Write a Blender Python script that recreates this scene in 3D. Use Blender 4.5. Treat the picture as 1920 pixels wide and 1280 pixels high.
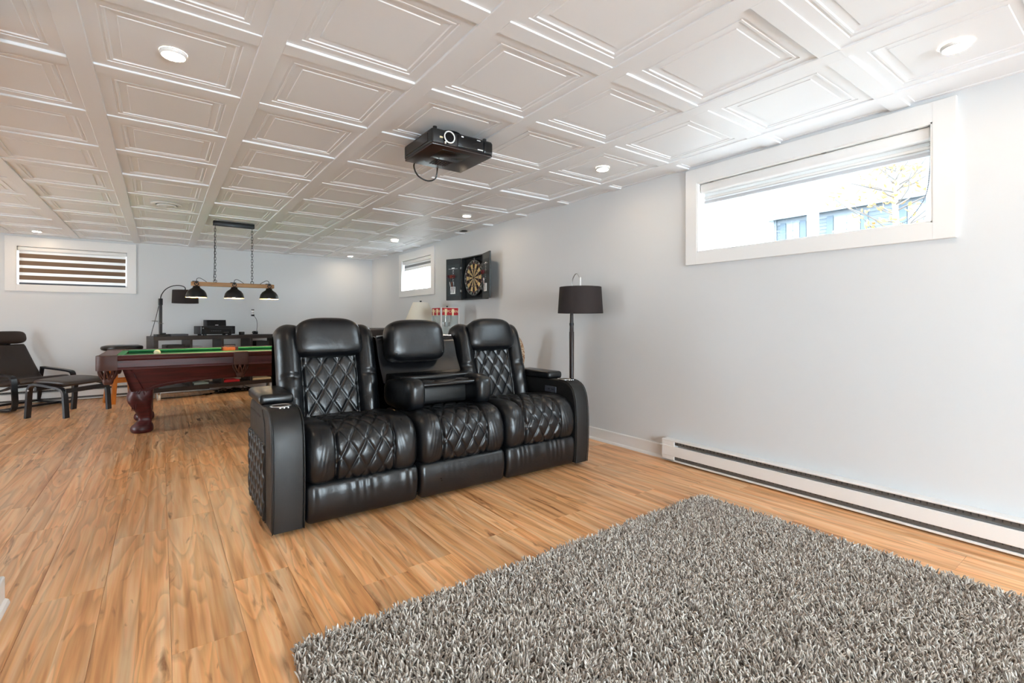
import bpy, bmesh, math, random
import numpy as np
from mathutils import Vector, Matrix

random.seed(7)
rng = np.random.default_rng(7)
PI = math.pi
scene = bpy.context.scene
COL = scene.collection
for _o in list(bpy.data.objects):
    bpy.data.objects.remove(_o)

# ------------------------------------------------------------------ camera
CAM_H = 0.99
cam_data = bpy.data.cameras.new('camera')
cam_data.sensor_width = 36.0
cam_data.lens = 905.0 * 36.0 / 1920.0
cam_data.shift_y = -38.0 / 1920.0
cam_data.clip_start = 0.05
cam = bpy.data.objects.new('camera', cam_data)
cam.location = (0, 0, CAM_H)
cam.rotation_euler = (PI / 2, 0, -math.radians(36.02))
COL.objects.link(cam)
scene.camera = cam

# ------------------------------------------------------------------ world: even bright overcast sky
world = bpy.data.worlds.new('overcast_sky')
scene.world = world
world.use_nodes = True
_bg = world.node_tree.nodes['Background']
_bg.inputs['Color'].default_value = (0.80, 0.90, 1.0, 1)
_bg.inputs["Strength"].default_value = 15.0

LAMP_RADIANCE = 72.0          # ceiling disc lights
scene.view_settings.view_transform = 'Standard'
scene.view_settings.look = 'None'
scene.view_settings.gamma = 1.0
scene.view_settings.use_curve_mapping = False
scene.view_settings.exposure = 1.06
try:
    scene.cycles.use_denoising = True
    scene.cycles.max_bounces = 6
    scene.cycles.diffuse_bounces = 4
    scene.cycles.glossy_bounces = 3
    scene.cycles.transparent_max_bounces = 12
    scene.cycles.sample_clamp_indirect = 6.0
    scene.cycles.use_adaptive_sampling = True
    scene.cycles.use_light_tree = False
    scene.cycles.adaptive_threshold = 0.06
    scene.cycles.caustics_reflective = False
    scene.cycles.caustics_refractive = False
except Exception:
    pass

def portal(loc, rot, sx, sy):
    """daylight portal in a window opening: guides the sampling of the sky"""
    l = bpy.data.lights.new('window_portal', 'AREA')
    l.shape = 'RECTANGLE'; l.size = sx; l.size_y = sy
    l.cycles.is_portal = True
    o = bpy.data.objects.new('window_portal', l)
    o.location = loc; o.rotation_euler = rot
    COL.objects.link(o)

# ------------------------------------------------------------------ room measures (metres)
XW, YW = 2.95, 8.18          # right wall, far wall
XL, YB = -4.2, -4.1          # left wall of the open part, back wall behind the camera
XP, YP = -0.455, 2.41        # partition left of the camera: face and far end
ZC = 2.033                   # underside of the ceiling grid
WT = 0.28                    # outer wall thickness
W1 = (0.67, 1.912, 1.452, 1.93)      # near window opening in the right wall: y0 y1 z0 z1
W2 = (5.885, 6.885, 1.432, 1.90)     # far window in the right wall
W3 = (-1.412, -0.355, 1.424, 1.905)  # window in the far wall: x0 x1 z0 z1
W4 = (-0.25, 2.35, 0.05, 1.93)        # glazed patio door behind the camera: x0 x1 z0 z1
W5 = (4.9, 5.8, 0.05, 1.93)          # unseen glazed door added to the left wall for more daylight: y0 y1 z0 z1
portal((XW + WT - .02, (W1[0]+W1[1])/2, (W1[2]+W1[3])/2), (0, PI/2, 0), W1[3]-W1[2], W1[1]-W1[0])
portal((XW + WT - .02, (W2[0]+W2[1])/2, (W2[2]+W2[3])/2), (0, PI/2, 0), W2[3]-W2[2], W2[1]-W2[0])
portal(((W3[0]+W3[1])/2, YW + WT - .02, (W3[2]+W3[3])/2), (-PI/2, 0, 0), W3[1]-W3[0], W3[3]-W3[2])
portal(((W4[0]+W4[1])/2, YB - WT + .02, (W4[2]+W4[3])/2), (PI/2, 0, 0), W4[1]-W4[0], W4[3]-W4[2])

portal((XL - .08, (W5[0]+W5[1])/2, (W5[2]+W5[3])/2), (0, -PI/2, 0), W5[3]-W5[2], W5[1]-W5[0])

# ------------------------------------------------------------------ materials
def lin(c):
    if isinstance(c, str):
        c = [int(c[i:i+2], 16) / 255 for i in (0, 2, 4)]
    return tuple((x / 12.92 if x <= .04045 else ((x + .055) / 1.055) ** 2.4) for x in c) + (1,)

def new_mat(name):
    m = bpy.data.materials.new(name)
    m.use_nodes = True
    nt = m.node_tree
    return m, nt, nt.nodes['Principled BSDF']

def N(nt, t, **kw):
    n = nt.nodes.new(t)
    for k, v in kw.items():
        setattr(n, k, v)
    return n

def mat(name, col, rough=.5, metal=0., spec=.5, var=0., vscale=8., bump=0., bscale=200., emit=None, estr=0., alpha=None, coat=0., stretch=None):
    m, nt, p = new_mat(name)
    c = lin(col)
    p.inputs['Base Color'].default_value = c
    p.inputs['Roughness'].default_value = rough
    p.inputs['Metallic'].default_value = metal
    p.inputs['Specular IOR Level'].default_value = spec
    if coat:
        p.inputs['Coat Weight'].default_value = coat
        p.inputs['Coat Roughness'].default_value = .15
    tc = N(nt, 'ShaderNodeTexCoord')
    src = tc.outputs['Object']
    if stretch:
        mp = N(nt, 'ShaderNodeMapping'); mp.inputs['Scale'].default_value = stretch
        nt.links.new(src, mp.inputs['Vector']); src = mp.outputs['Vector']
    if var:
        no = N(nt, 'ShaderNodeTexNoise'); no.inputs['Scale'].default_value = vscale; no.inputs['Detail'].default_value = 4
        nt.links.new(src, no.inputs['Vector'])
        mx = N(nt, 'ShaderNodeMix', data_type='RGBA')
        mx.inputs[6].default_value = tuple(x * (1 - var) for x in c[:3]) + (1,)
        mx.inputs[7].default_value = tuple(min(1, x * (1 + var)) for x in c[:3]) + (1,)
        nt.links.new(no.outputs['Fac'], mx.inputs[0])
        nt.links.new(mx.outputs[2], p.inputs['Base Color'])
    if bump:
        nb = N(nt, 'ShaderNodeTexNoise'); nb.inputs['Scale'].default_value = bscale; nb.inputs['Detail'].default_value = 3
        nt.links.new(src, nb.inputs['Vector'])
        bp = N(nt, 'ShaderNodeBump'); bp.inputs['Strength'].default_value = bump; bp.inputs['Distance'].default_value = .01
        nt.links.new(nb.outputs['Fac'], bp.inputs['Height'])
        nt.links.new(bp.outputs['Normal'], p.inputs['Normal'])
    if emit:
        p.inputs['Emission Color'].default_value = lin(emit)
        p.inputs['Emission Strength'].default_value = estr
    return m

def wood_mat(name, c_light, c_dark, rough=.3, scale=1., axis='X', coat=.0):
    m, nt, p = new_mat(name)
    tc = N(nt, 'ShaderNodeTexCoord')
    mp = N(nt, 'ShaderNodeMapping')
    s = {'X': (1.2, 14, 14), 'Y': (14, 1.2, 14), 'Z': (14, 14, 1.2)}[axis]
    mp.inputs['Scale'].default_value = tuple(x * scale for x in s)
    nt.links.new(tc.outputs['Object'], mp.inputs['Vector'])
    no = N(nt, 'ShaderNodeTexNoise'); no.inputs['Scale'].default_value = 3; no.inputs['Detail'].default_value = 6; no.inputs['Distortion'].default_value = .6
    nt.links.new(mp.outputs['Vector'], no.inputs['Vector'])
    cr = N(nt, 'ShaderNodeValToRGB')
    cr.color_ramp.elements[0].position = .3; cr.color_ramp.elements[0].color = lin(c_dark)
    cr.color_ramp.elements[1].position = .7; cr.color_ramp.elements[1].color = lin(c_light)
    nt.links.new(no.outputs['Fac'], cr.inputs['Fac'])
    nt.links.new(cr.outputs['Color'], p.inputs['Base Color'])
    p.inputs['Roughness'].default_value = rough
    if coat:
        p.inputs['Coat Weight'].default_value = coat; p.inputs['Coat Roughness'].default_value = .12
    return m

def floor_mat():
    m, nt, p = new_mat('laminate_wood')
    L = nt.links.new
    tc = N(nt, 'ShaderNodeTexCoord'); oi = N(nt, 'ShaderNodeObjectInfo')
    sep = N(nt, 'ShaderNodeSeparateXYZ'); L(tc.outputs['Object'], sep.inputs[0])
    # two printed strips across one plank
    st = N(nt, 'ShaderNodeMath', operation='GREATER_THAN'); L(sep.outputs['X'], st.inputs[0]); st.inputs[1].default_value = 0.012
    wn = N(nt, 'ShaderNodeTexWhiteNoise', noise_dimensions='2D')
    cb = N(nt, 'ShaderNodeCombineXYZ'); L(oi.outputs['Random'], cb.inputs['X']); L(st.outputs[0], cb.inputs['Y'])
    L(cb.outputs[0], wn.inputs['Vector'])
    off = N(nt, 'ShaderNodeMath', operation='MULTIPLY'); L(wn.outputs['Value'], off.inputs[0]); off.inputs[1].default_value = 57.
    cb2 = N(nt, 'ShaderNodeCombineXYZ'); L(off.outputs[0], cb2.inputs['X']); L(off.outputs[0], cb2.inputs['Y'])
    add = N(nt, 'ShaderNodeVectorMath', operation='ADD'); L(tc.outputs['Object'], add.inputs[0]); L(cb2.outputs[0], add.inputs[1])
    # slow warp makes cathedral figure
    mp = N(nt, 'ShaderNodeMapping'); mp.inputs['Scale'].default_value = (7, .75, 1); L(add.outputs[0], mp.inputs['Vector'])
    n1 = N(nt, 'ShaderNodeTexNoise'); n1.inputs['Scale'].default_value = 1.25; n1.inputs['Detail'].default_value = 2.; n1.inputs['Distortion'].default_value = .7
    L(mp.outputs[0], n1.inputs['Vector'])
    rings = N(nt, 'ShaderNodeMath', operation='MULTIPLY'); L(n1.outputs['Fac'], rings.inputs[0]); rings.inputs[1].default_value = 7.
    fr = N(nt, 'ShaderNodeMath', operation='FRACT'); L(rings.outputs[0], fr.inputs[0])
    r1 = N(nt, 'ShaderNodeValToRGB')
    e = r1.color_ramp.elements
    e[0].position = 0.; e[0].color = (0, 0, 0, 1); e[1].position = .5; e[1].color = (.75, .75, .75, 1)
    x = e.new(.86); x.color = (1, 1, 1, 1); x = e.new(1.); x.color = (.12, .12, .12, 1)
    L(fr.outputs[0], r1.inputs['Fac'])
    # fine fibre
    mp2 = N(nt, 'ShaderNodeMapping'); mp2.inputs['Scale'].default_value = (130, 5, 1); L(add.outputs[0], mp2.inputs['Vector'])
    n2 = N(nt, 'ShaderNodeTexNoise'); n2.inputs['Scale'].default_value = 1.; n2.inputs['Detail'].default_value = 3
    L(mp2.outputs[0], n2.inputs['Vector'])
    # broad streaks
    mp3 = N(nt, 'ShaderNodeMapping'); mp3.inputs['Scale'].default_value = (26, .9, 1); L(add.outputs[0], mp3.inputs['Vector'])
    n3 = N(nt, 'ShaderNodeTexNoise'); n3.inputs['Scale'].default_value = 1.; n3.inputs['Detail'].default_value = 3; n3.inputs['Distortion'].default_value = .18
    L(mp3.outputs[0], n3.inputs['Vector'])
    base = N(nt, 'ShaderNodeValToRGB')
    e = base.color_ramp.elements
    e[0].position = .30; e[0].color = lin('cf8a52'); e[1].position = .66; e[1].color = lin('ffd0a0')
    x = e.new(.46); x.color = lin('f5b479')
    L(n3.outputs['Fac'], base.inputs['Fac'])
    mxa = N(nt, 'ShaderNodeMix', data_type='RGBA', blend_type='MULTIPLY'); mxa.inputs[0].default_value = .26
    L(base.outputs['Color'], mxa.inputs[6]); L(r1.outputs['Color'], mxa.inputs[7])
    mxb = N(nt, 'ShaderNodeMix', data_type='RGBA', blend_type='OVERLAY'); mxb.inputs[0].default_value = .30
    L(mxa.outputs[2], mxb.inputs[6]); L(n2.outputs['Fac'], mxb.inputs[7])
    # dark mineral cracks and knots
    mp4 = N(nt, 'ShaderNodeMapping'); mp4.inputs['Scale'].default_value = (22, 3.2, 1); L(add.outputs[0], mp4.inputs['Vector'])
    n4 = N(nt, 'ShaderNodeTexNoise'); n4.inputs['Scale'].default_value = 1.; n4.inputs['Detail'].default_value = 5; n4.inputs['Distortion'].default_value = .9
    L(mp4.outputs[0], n4.inputs['Vector'])
    r4 = N(nt, 'ShaderNodeValToRGB'); e = r4.color_ramp.elements
    e[0].position = .62; e[0].color = (0, 0, 0, 1); e[1].position = .75; e[1].color = (1, 1, 1, 1)
    L(n4.outputs['Fac'], r4.inputs['Fac'])
    mxc = N(nt, 'ShaderNodeMix', data_type='RGBA'); L(r4.outputs['Color'], mxc.inputs[0])
    L(mxb.outputs[2], mxc.inputs[6]); mxc.inputs[7].default_value = lin('7f4a26')
    # tone per strip
    tone = N(nt, 'ShaderNodeMapRange'); L(wn.outputs['Value'], tone.inputs[0]); tone.inputs[3].default_value = .80; tone.inputs[4].default_value = 1.08
    vm = N(nt, 'ShaderNodeVectorMath', operation='SCALE'); L(mxc.outputs[2], vm.inputs[0]); L(tone.outputs[0], vm.inputs['Scale'])
    L(vm.outputs[0], p.inputs['Base Color'])
    p.inputs['Roughness'].default_value = .30
    p.inputs['Specular IOR Level'].default_value = .45
    bp = N(nt, 'ShaderNodeBump'); bp.inputs['Strength'].default_value = .05; bp.inputs['Distance'].default_value = .003
    L(n2.outputs['Fac'], bp.inputs['Height']); L(bp.outputs['Normal'], p.inputs['Normal'])
    return m

def leather_mat(name, col, rough=.36, wr=.12):
    m, nt, p = new_mat(name)
    L = nt.links.new
    p.inputs['Base Color'].default_value = lin(col)
    p.inputs['Specular IOR Level'].default_value = .55
    tc = N(nt, 'ShaderNodeTexCoord')
    no = N(nt, 'ShaderNodeTexNoise'); no.inputs['Scale'].default_value = 9; no.inputs['Detail'].default_value = 3; no.inputs['Distortion'].default_value = .6
    vo = N(nt, 'ShaderNodeTexVoronoi'); vo.inputs['Scale'].default_value = 260
    L(tc.outputs['Object'], no.inputs['Vector']); L(tc.outputs['Object'], vo.inputs['Vector'])
    b1 = N(nt, 'ShaderNodeBump'); b1.inputs['Strength'].default_value = wr; b1.inputs['Distance'].default_value = .03
    b2 = N(nt, 'ShaderNodeBump'); b2.inputs['Strength'].default_value = .12; b2.inputs['Distance'].default_value = .001
    L(no.outputs['Fac'], b1.inputs['Height']); L(vo.outputs['Distance'], b2.inputs['Height'])
    L(b1.outputs['Normal'], b2.inputs['Normal']); L(b2.outputs['Normal'], p.inputs['Normal'])
    mr = N(nt, 'ShaderNodeMapRange'); L(no.outputs['Fac'], mr.inputs[0]); mr.inputs[3].default_value = rough - .07; mr.inputs[4].default_value = rough + .09
    L(mr.outputs[0], p.inputs['Roughness'])
    return m

def glass_mat():
    m, nt, p = new_mat('window_glass')
    nt.nodes.remove(p)
    out = nt.nodes['Material Output']
    tr = N(nt, 'ShaderNodeBsdfTransparent'); gl = N(nt, 'ShaderNodeBsdfGlossy'); gl.inputs['Roughness'].default_value = .02
    tr.inputs['Color'].default_value = (.95, .98, .98, 1)
    mx = N(nt, 'ShaderNodeMixShader'); mx.inputs[0].default_value = .07
    nt.links.new(tr.outputs[0], mx.inputs[1]); nt.links.new(gl.outputs[0], mx.inputs[2]); nt.links.new(mx.outputs[0], out.inputs['Surface'])
    return m

def cloth_translucent(name, col, tw, trans=0.):
    m, nt, p = new_mat(name)
    out = nt.nodes['Material Output']
    p.inputs['Base Color'].default_value = lin(col); p.inputs['Roughness'].default_value = .8
    tl = N(nt, 'ShaderNodeBsdfTranslucent'); tl.inputs['Color'].default_value = lin(col)
    mx = N(nt, 'ShaderNodeMixShader'); mx.inputs[0].default_value = tw
    nt.links.new(p.outputs[0], mx.inputs[1]); nt.links.new(tl.outputs[0], mx.inputs[2])
    last = mx
    if trans:
        tr = N(nt, 'ShaderNodeBsdfTransparent')
        m2 = N(nt, 'ShaderNodeMixShader'); m2.inputs[0].default_value = trans
        nt.links.new(mx.outputs[0], m2.inputs[1]); nt.links.new(tr.outputs[0], m2.inputs[2]); last = m2
    nt.links.new(last.outputs[0], out.inputs['Surface'])
    return m

def rug_mat():
    m, nt, p = new_mat('shag_yarn')
    L = nt.links.new
    ge = N(nt, 'ShaderNodeNewGeometry')
    cr = N(nt, 'ShaderNodeValToRGB'); e = cr.color_ramp.elements
    e[0].position = 0.; e[0].color = lin('746558'); e[1].position = 1.; e[1].color = lin('f6f0e8')
    x = e.new(.35); x.color = lin('ac9e91'); x = e.new(.7); x.color = lin('dad0c5')
    L(ge.outputs['Random Per Island'], cr.inputs['Fac'])
    L(cr.outputs['Color'], p.inputs['Base Color'])
    p.inputs['Roughness'].default_value = .75
    p.inputs['Sheen Weight'].default_value = .3
    return m

MT = {}
MT['floor'] = floor_mat()
MT['wall'] = mat('wall_paint', 'dbdcdd', .55, spec=.3, bump=.02, bscale=300)
MT['ceil'] = mat('ceiling_satin_white', 'f1f2f4', .42, spec=.35)
MT['trim'] = mat('trim_white', 'eceae8', .35)
MT['leather'] = leather_mat('black_leather', '0c0e11', .30)
MT['leather_side'] = leather_mat('black_leather_side', '141414', .45, .05)
MT['brown_leather'] = leather_mat('brown_leather', '2e231f', .42, .08)
MT['black_plastic'] = mat('black_plastic', '0d0d0f', .22, bump=.01, bscale=40)
MT['black_satin'] = mat('black_satin', '151517', .45)
MT['black_metal'] = mat('black_metal', '1b1b1d', .4, metal=.3)
MT['chrome'] = mat('chrome', 'd0d0d0', .15, metal=1.)
MT['steel'] = mat('brushed_steel', 'b8b8b8', .3, metal=1.)
MT['glass'] = glass_mat()
MT['rug'] = rug_mat()
MT['rug_back'] = mat('rug_backing', '6a5d52', .9)
MT['white_metal'] = mat('white_enamel', 'edebe9', .35)
MT['heater_slot'] = mat('heater_slot_grey', '5b5855', .5)
MT['dark_slot'] = mat('dark_slot', '2c2a28', .6)
MT['mahogany'] = wood_mat('mahogany', '551a1c', '340e10', .42, axis='X')
MT['cloth_green'] = mat('green_felt', '2f7f56', .9, var=.08, vscale=300, bump=.05, bscale=900)
MT['cloth_dark'] = mat('green_cushion', '1f5a37', .9)
MT['pocket_leather'] = mat('pocket_leather', '4a2a22', .5, var=.2, vscale=60, bump=.1, bscale=300)
MT['pocket_tan'] = mat('tan_pocket_leather', 'a8562a', .5, var=.2, vscale=60)
MT['darkwood'] = wood_mat('black_brown_veneer', '2b211e', '1d1614', .4, axis='X')
MT['blackwood'] = wood_mat('black_stained_bentwood', '22242a', '15161a', .3, axis='X')
MT['orangewood'] = wood_mat('honey_pine', 'c9782c', 'a85c1c', .35, axis='Z')
MT['oakbar'] = wood_mat('light_oak', 'b98a5b', '94683f', .5, axis='X')
MT['shade_dark'] = cloth_translucent('dark_fabric_shade', '2e2524', .12)
MT['shade_cream'] = cloth_translucent('cream_fabric_shade', 'f5ecdc', .1)
MT['blind_white'] = cloth_translucent('white_blind_fabric', 'eeeeee', .35)
MT['blind_sheer'] = cloth_translucent('sheer_blind_fabric', 'f6f6f6', .13, .04)
MT['blind_brown'] = cloth_translucent('brown_blind_fabric', '7d6552', .05)
MT['red_print'] = mat('red_print', 'b3202a', .4)
MT['cream_print'] = mat('cream_print', 'efe3b8', .5)
MT['white_print'] = mat('white_print', 'f2f2f2', .5)
MT['grey_box'] = mat('grey_plastic', '4a4c55', .4)

# ------------------------------------------------------------------ mesh helpers
class B:
    """collects shapes; part() turns them into ONE mesh object"""
    def __init__(self, M=None):
        self.v = []; self.f = []; self.n = 0
        self.M = M or Matrix.Identity(4)

    def raw(self, verts, faces):
        verts = np.asarray(verts, float).reshape(-1, 3)
        if self.M != Matrix.Identity(4):
            m = np.array(self.M); verts = verts @ m[:3, :3].T + m[:3, 3]
        self.v.append(verts)
        k = self.n
        self.f.extend([tuple(int(i) + k for i in f) for f in faces])
        self.n += len(verts)
        return self

    def box(self, x0, x1, y0, y1, z0, z1):
        v = [(x0, y0, z0), (x1, y0, z0), (x1, y1, z0), (x0, y1, z0), (x0, y0, z1), (x1, y0, z1), (x1, y1, z1), (x0, y1, z1)]
        f = [(0, 3, 2, 1), (4, 5, 6, 7), (0, 1, 5, 4), (1, 2, 6, 5), (2, 3, 7, 6), (3, 0, 4, 7)]
        return self.raw(v, f)

    def rbox(self, x0, x1, y0, y1, z0, z1, r=.01, seg=3):
        bm = bmesh.new()
        bmesh.ops.create_cube(bm, size=1.)
        for v in bm.verts:
            v.co = ((x0 + x1) / 2 + v.co.x * (x1 - x0), (y0 + y1) / 2 + v.co.y * (y1 - y0), (z0 + z1) / 2 + v.co.z * (z1 - z0))
        r = min(r, .499 * min(x1 - x0, y1 - y0, z1 - z0))
        bmesh.ops.bevel(bm, geom=list(bm.edges), offset=r, segments=seg, affect='EDGES', profile=.5)
        return self.bm(bm)

    def bm(self, bm):
        bm.verts.index_update()
        self.raw([tuple(v.co) for v in bm.verts], [[v.index for v in f.verts] for f in bm.faces])
        bm.free()
        return self

    def prism(self, poly, axis, a0, a1, r=0., seg=2):
        """poly: 2D outline; axis X -> (y,z), Y -> (x,z), Z -> (x,y)"""
        def p3(p, a):
            return {'X': (a, p[0], p[1]), 'Y': (p[0], a, p[1]), 'Z': (p[0], p[1], a)}[axis]
        bm = bmesh.new()
        lo = [bm.verts.new(p3(p, a0)) for p in poly]
        hi = [bm.verts.new(p3(p, a1)) for p in poly]
        n = len(poly)
        f1 = bm.faces.new(lo); f2 = bm.faces.new(hi[::-1])
        for i in range(n):
            bm.faces.new((lo[i], hi[i], hi[(i + 1) % n], lo[(i + 1) % n]))
        bmesh.ops.recalc_face_normals(bm, faces=list(bm.faces))
        if r:
            ed = [e for e in f1.edges] + [e for e in f2.edges]
            bmesh.ops.bevel(bm, geom=ed, offset=r, segments=seg, affect='EDGES', profile=.5)
        return self.bm(bm)

    def grid(self, P, cu=False, cv=False):
        P = np.asarray(P, float); n, m = P.shape[:2]
        f = []
        for i in range(n if cu else n - 1):
            for j in range(m if cv else m - 1):
                i2, j2 = (i + 1) % n, (j + 1) % m
                f.append((i * m + j, i2 * m + j, i2 * m + j2, i * m + j2))
        return self.raw(P.reshape(-1, 3), f)

    def tube(self, pts, r, n=8, caps=True, closed=False, sq=None):
        pts = [Vector(p) for p in pts]
        k = len(pts)
        rr = r if isinstance(r, (list, tuple)) else [r] * k
        rings = []
        up = None
        for i, p in enumerate(pts):
            if closed:
                t = (pts[(i + 1) % k] - pts[i - 1]).normalized()
            else:
                t = (pts[min(i + 1, k - 1)] - pts[max(i - 1, 0)]).normalized()
            if up is None:
                up = Vector((0, 0, 1)) if abs(t.z) < .9 else Vector((1, 0, 0))
            a = (up - t * up.dot(t)).normalized(); b = t.cross(a); up = a
            if sq:     # rectangular strip section: (width along b, thickness along a)
                w, h = sq
                rings.append([p + b * w / 2 + a * h / 2, p - b * w / 2 + a * h / 2, p - b * w / 2 - a * h / 2, p + b * w / 2 - a * h / 2])
            else:
                rings.append([p + (a * math.cos(2 * PI * j / n) + b * math.sin(2 * PI * j / n)) * rr[i] for j in range(n)])
        m = 4 if sq else n
        V = [tuple(q) for R_ in rings for q in R_]
        F = []
        for i in range(k if closed else k - 1):
            i2 = (i + 1) % k
            for j in range(m):
                F.append((i * m + j, i * m + (j + 1) % m, i2 * m + (j + 1) % m, i2 * m + j))
        if caps and not closed:
            F.append(tuple(range(m - 1, -1, -1))); F.append(tuple(range((k - 1) * m, k * m)))
        return self.raw(V, F)

    def cyl(self, p0, p1, r0, r1=None, n=20):
        return self.tube([p0, p1], [r0, r0 if r1 is None else r1], n)

    def lathe(self, prof, c=(0, 0, 0), n=28, cap=True, sx=1., sy=1.):
        V = []; k = len(prof)
        for r, z in prof:
            for j in range(n):
                a = 2 * PI * j / n
                V.append((c[0] + r * sx * math.cos(a), c[1] + r * sy * math.sin(a), c[2] + z))
        F = []
        for i in range(k - 1):
            for j in range(n):
                F.append((i * n + j, i * n + (j + 1) % n, (i + 1) * n + (j + 1) % n, (i + 1) * n + j))
        if cap:
            if prof[0][0] > 1e-6: F.append(tuple(range(n - 1, -1, -1)))
            if prof[-1][0] > 1e-6: F.append(tuple(range((k - 1) * n, k * n)))
        return self.raw(V, F)

    def torus(self, c, R_, r, axis='Z', n=24, m=8):
        P = []
        for i in range(n):
            a = 2 * PI * i / n
            u = (math.cos(a), math.sin(a))
            d = {'Z': Vector((u[0], u[1], 0)), 'X': Vector((0, u[0], u[1])), 'Y': Vector((u[0], 0, u[1]))}[axis]
            P.append(Vector(c) + d * R_)
        return self.tube(P, r, m, closed=True)

    def pillow(self, c, h, e=(3.5, 3.5, 2.6), n=14, rot=None, fn=None):
        """super-ellipsoid cushion: centre, half sizes, exponents"""
        g = np.linspace(-1, 1, n)
        V = []; F = []
        R_ = rot or Matrix.Identity(3)
        for ax in range(3):
            for s in (-1, 1):
                base = len(V)
                for a in g:
                    for b in g:
                        p = [0, 0, 0]; p[ax] = s; p[(ax + 1) % 3] = math.tan(a * PI / 4); p[(ax + 2) % 3] = math.tan(b * PI / 4)
                        k = (abs(p[0]) ** e[0] + abs(p[1]) ** e[1] + abs(p[2]) ** e[2])
                        # radial projection onto |x|^ex+|y|^ey+|z|^ez=1
                        t = 1.
                        for _ in range(12):
                            fval = sum((t * abs(p[i])) ** e[i] for i in range(3)) - 1
                            df = sum(e[i] * (t ** (e[i] - 1)) * abs(p[i]) ** e[i] for i in range(3))
                            t -= fval / max(df, 1e-9)
                        q = Vector((p[0] * t * h[0], p[1] * t * h[1], p[2] * t * h[2]))
                        if fn: q = Vector(fn(q))
                        q = R_ @ q + Vector(c)
                        V.append(tuple(q))
                for i in range(n - 1):
                    for j in range(n - 1):
                        q = (base + i * n + j, base + (i + 1) * n + j, base + (i + 1) * n + j + 1, base + i * n + j + 1)
                        F.append(q if s > 0 else q[::-1])
        return self.raw(V, F)

    def text(self, s, size, M4, depth=.001, align='CENTER'):
        cu = bpy.data.curves.new('txt', 'FONT')
        cu.body = s; cu.size = size; cu.align_x = align; cu.align_y = 'CENTER'; cu.extrude = depth; cu.resolution_u = 2
        o = bpy.data.objects.new('txt', cu); COL.objects.link(o)
        dg = bpy.context.evaluated_depsgraph_get()
        me = bpy.data.meshes.new_from_object(o.evaluated_get(dg))
        V = [tuple(M4 @ v.co) for v in me.vertices]; F = [tuple(p.vertices) for p in me.polygons]
        bpy.data.objects.remove(o); bpy.data.curves.remove(cu); bpy.data.meshes.remove(me)
        return self.raw(V, F)

def mesh_of(b, name, m, smooth=None, weld=False, bevel=0.):
    me = bpy.data.meshes.new(name)
    v = np.concatenate(b.v) if b.v else np.zeros((0, 3))
    me.from_pydata(v.tolist(), [], b.f)
    if weld or bevel:
        bm = bmesh.new(); bm.from_mesh(me)
        if weld: bmesh.ops.remove_doubles(bm, verts=bm.verts, dist=1e-5)
        if bevel:
            ed = [e for e in bm.edges if len(e.link_faces) == 2 and e.calc_face_angle(0) > .6]
            bmesh.ops.bevel(bm, geom=ed, offset=bevel, segments=2, affect='EDGES', profile=.5)
        bmesh.ops.recalc_face_normals(bm, faces=bm.faces)
        bm.to_mesh(me); bm.free()
    me.materials.append(m)
    if smooth is not None:
        me.polygons.foreach_set('use_smooth', [True] * len(me.polygons))
        if smooth < 180:
            me.set_sharp_from_angle(angle=math.radians(smooth))
    me.update()
    return me

WC = {}     # roots whose parts are written in world coordinates
def root_of(o):
    while o.parent: o = o.parent
    return o

def part(b, name, m, parent=None, smooth=None, weld=False, bevel=0., label=None, loc=None):
    if parent is not None and root_of(parent).name in WC:
        off = np.array(root_of(parent).location)
        b.v = [x - off for x in b.v]
    elif parent is None and loc is not None:
        b.v = [x - np.array(loc) for x in b.v]
    o = bpy.data.objects.new(name, mesh_of(b, name, m, smooth, weld, bevel))
    COL.objects.link(o)
    if parent is not None: o.parent = parent
    elif loc is not None: o.location = loc
    if label: o['label'] = label
    return o

def thing(name, label, cat, loc=(0, 0, 0), rotz=0., group=None, wc=False):
    o = bpy.data.objects.new(name, None)
    o.empty_display_size = .1
    o.location = loc; o.rotation_euler = (0, 0, rotz)
    COL.objects.link(o)
    o['label'] = label; o['category'] = cat
    if group: o['group'] = group
    if wc: WC[o.name] = True
    return o

def tag(o, label, cat, group=None):
    o['label'] = label; o['category'] = cat
    if group: o['group'] = group
    return o

def struct(o, label=None):
    o['kind'] = 'structure'
    if label: o['label'] = label
    return o

def copy_tree(o, parent=None):
    c = o.copy(); COL.objects.link(c); c.parent = parent
    for ch in list(o.children):
        copy_tree(ch, c)
    return c

def spline(pts, n):
    """Catmull-Rom through pts, n samples evenly spaced by length"""
    P = np.array(pts, float)
    Q = np.vstack([2 * P[0] - P[1], P, 2 * P[-1] - P[-2]])
    out = []
    for i in range(1, len(Q) - 2):
        for t in np.linspace(0, 1, 24, endpoint=False):
            a, b_, c, d = Q[i - 1], Q[i], Q[i + 1], Q[i + 2]
            out.append(.5 * ((2 * b_) + (-a + c) * t + (2 * a - 5 * b_ + 4 * c - d) * t * t + (-a + 3 * b_ - 3 * c + d) * t ** 3))
    out.append(P[-1]); out = np.array(out)
    s = np.r_[0, np.cumsum(np.linalg.norm(np.diff(out, axis=0), axis=1))]
    ss = np.linspace(0, s[-1], n)
    return np.stack([np.interp(ss, s, out[:, k]) for k in range(out.shape[1])], 1), ss

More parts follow.
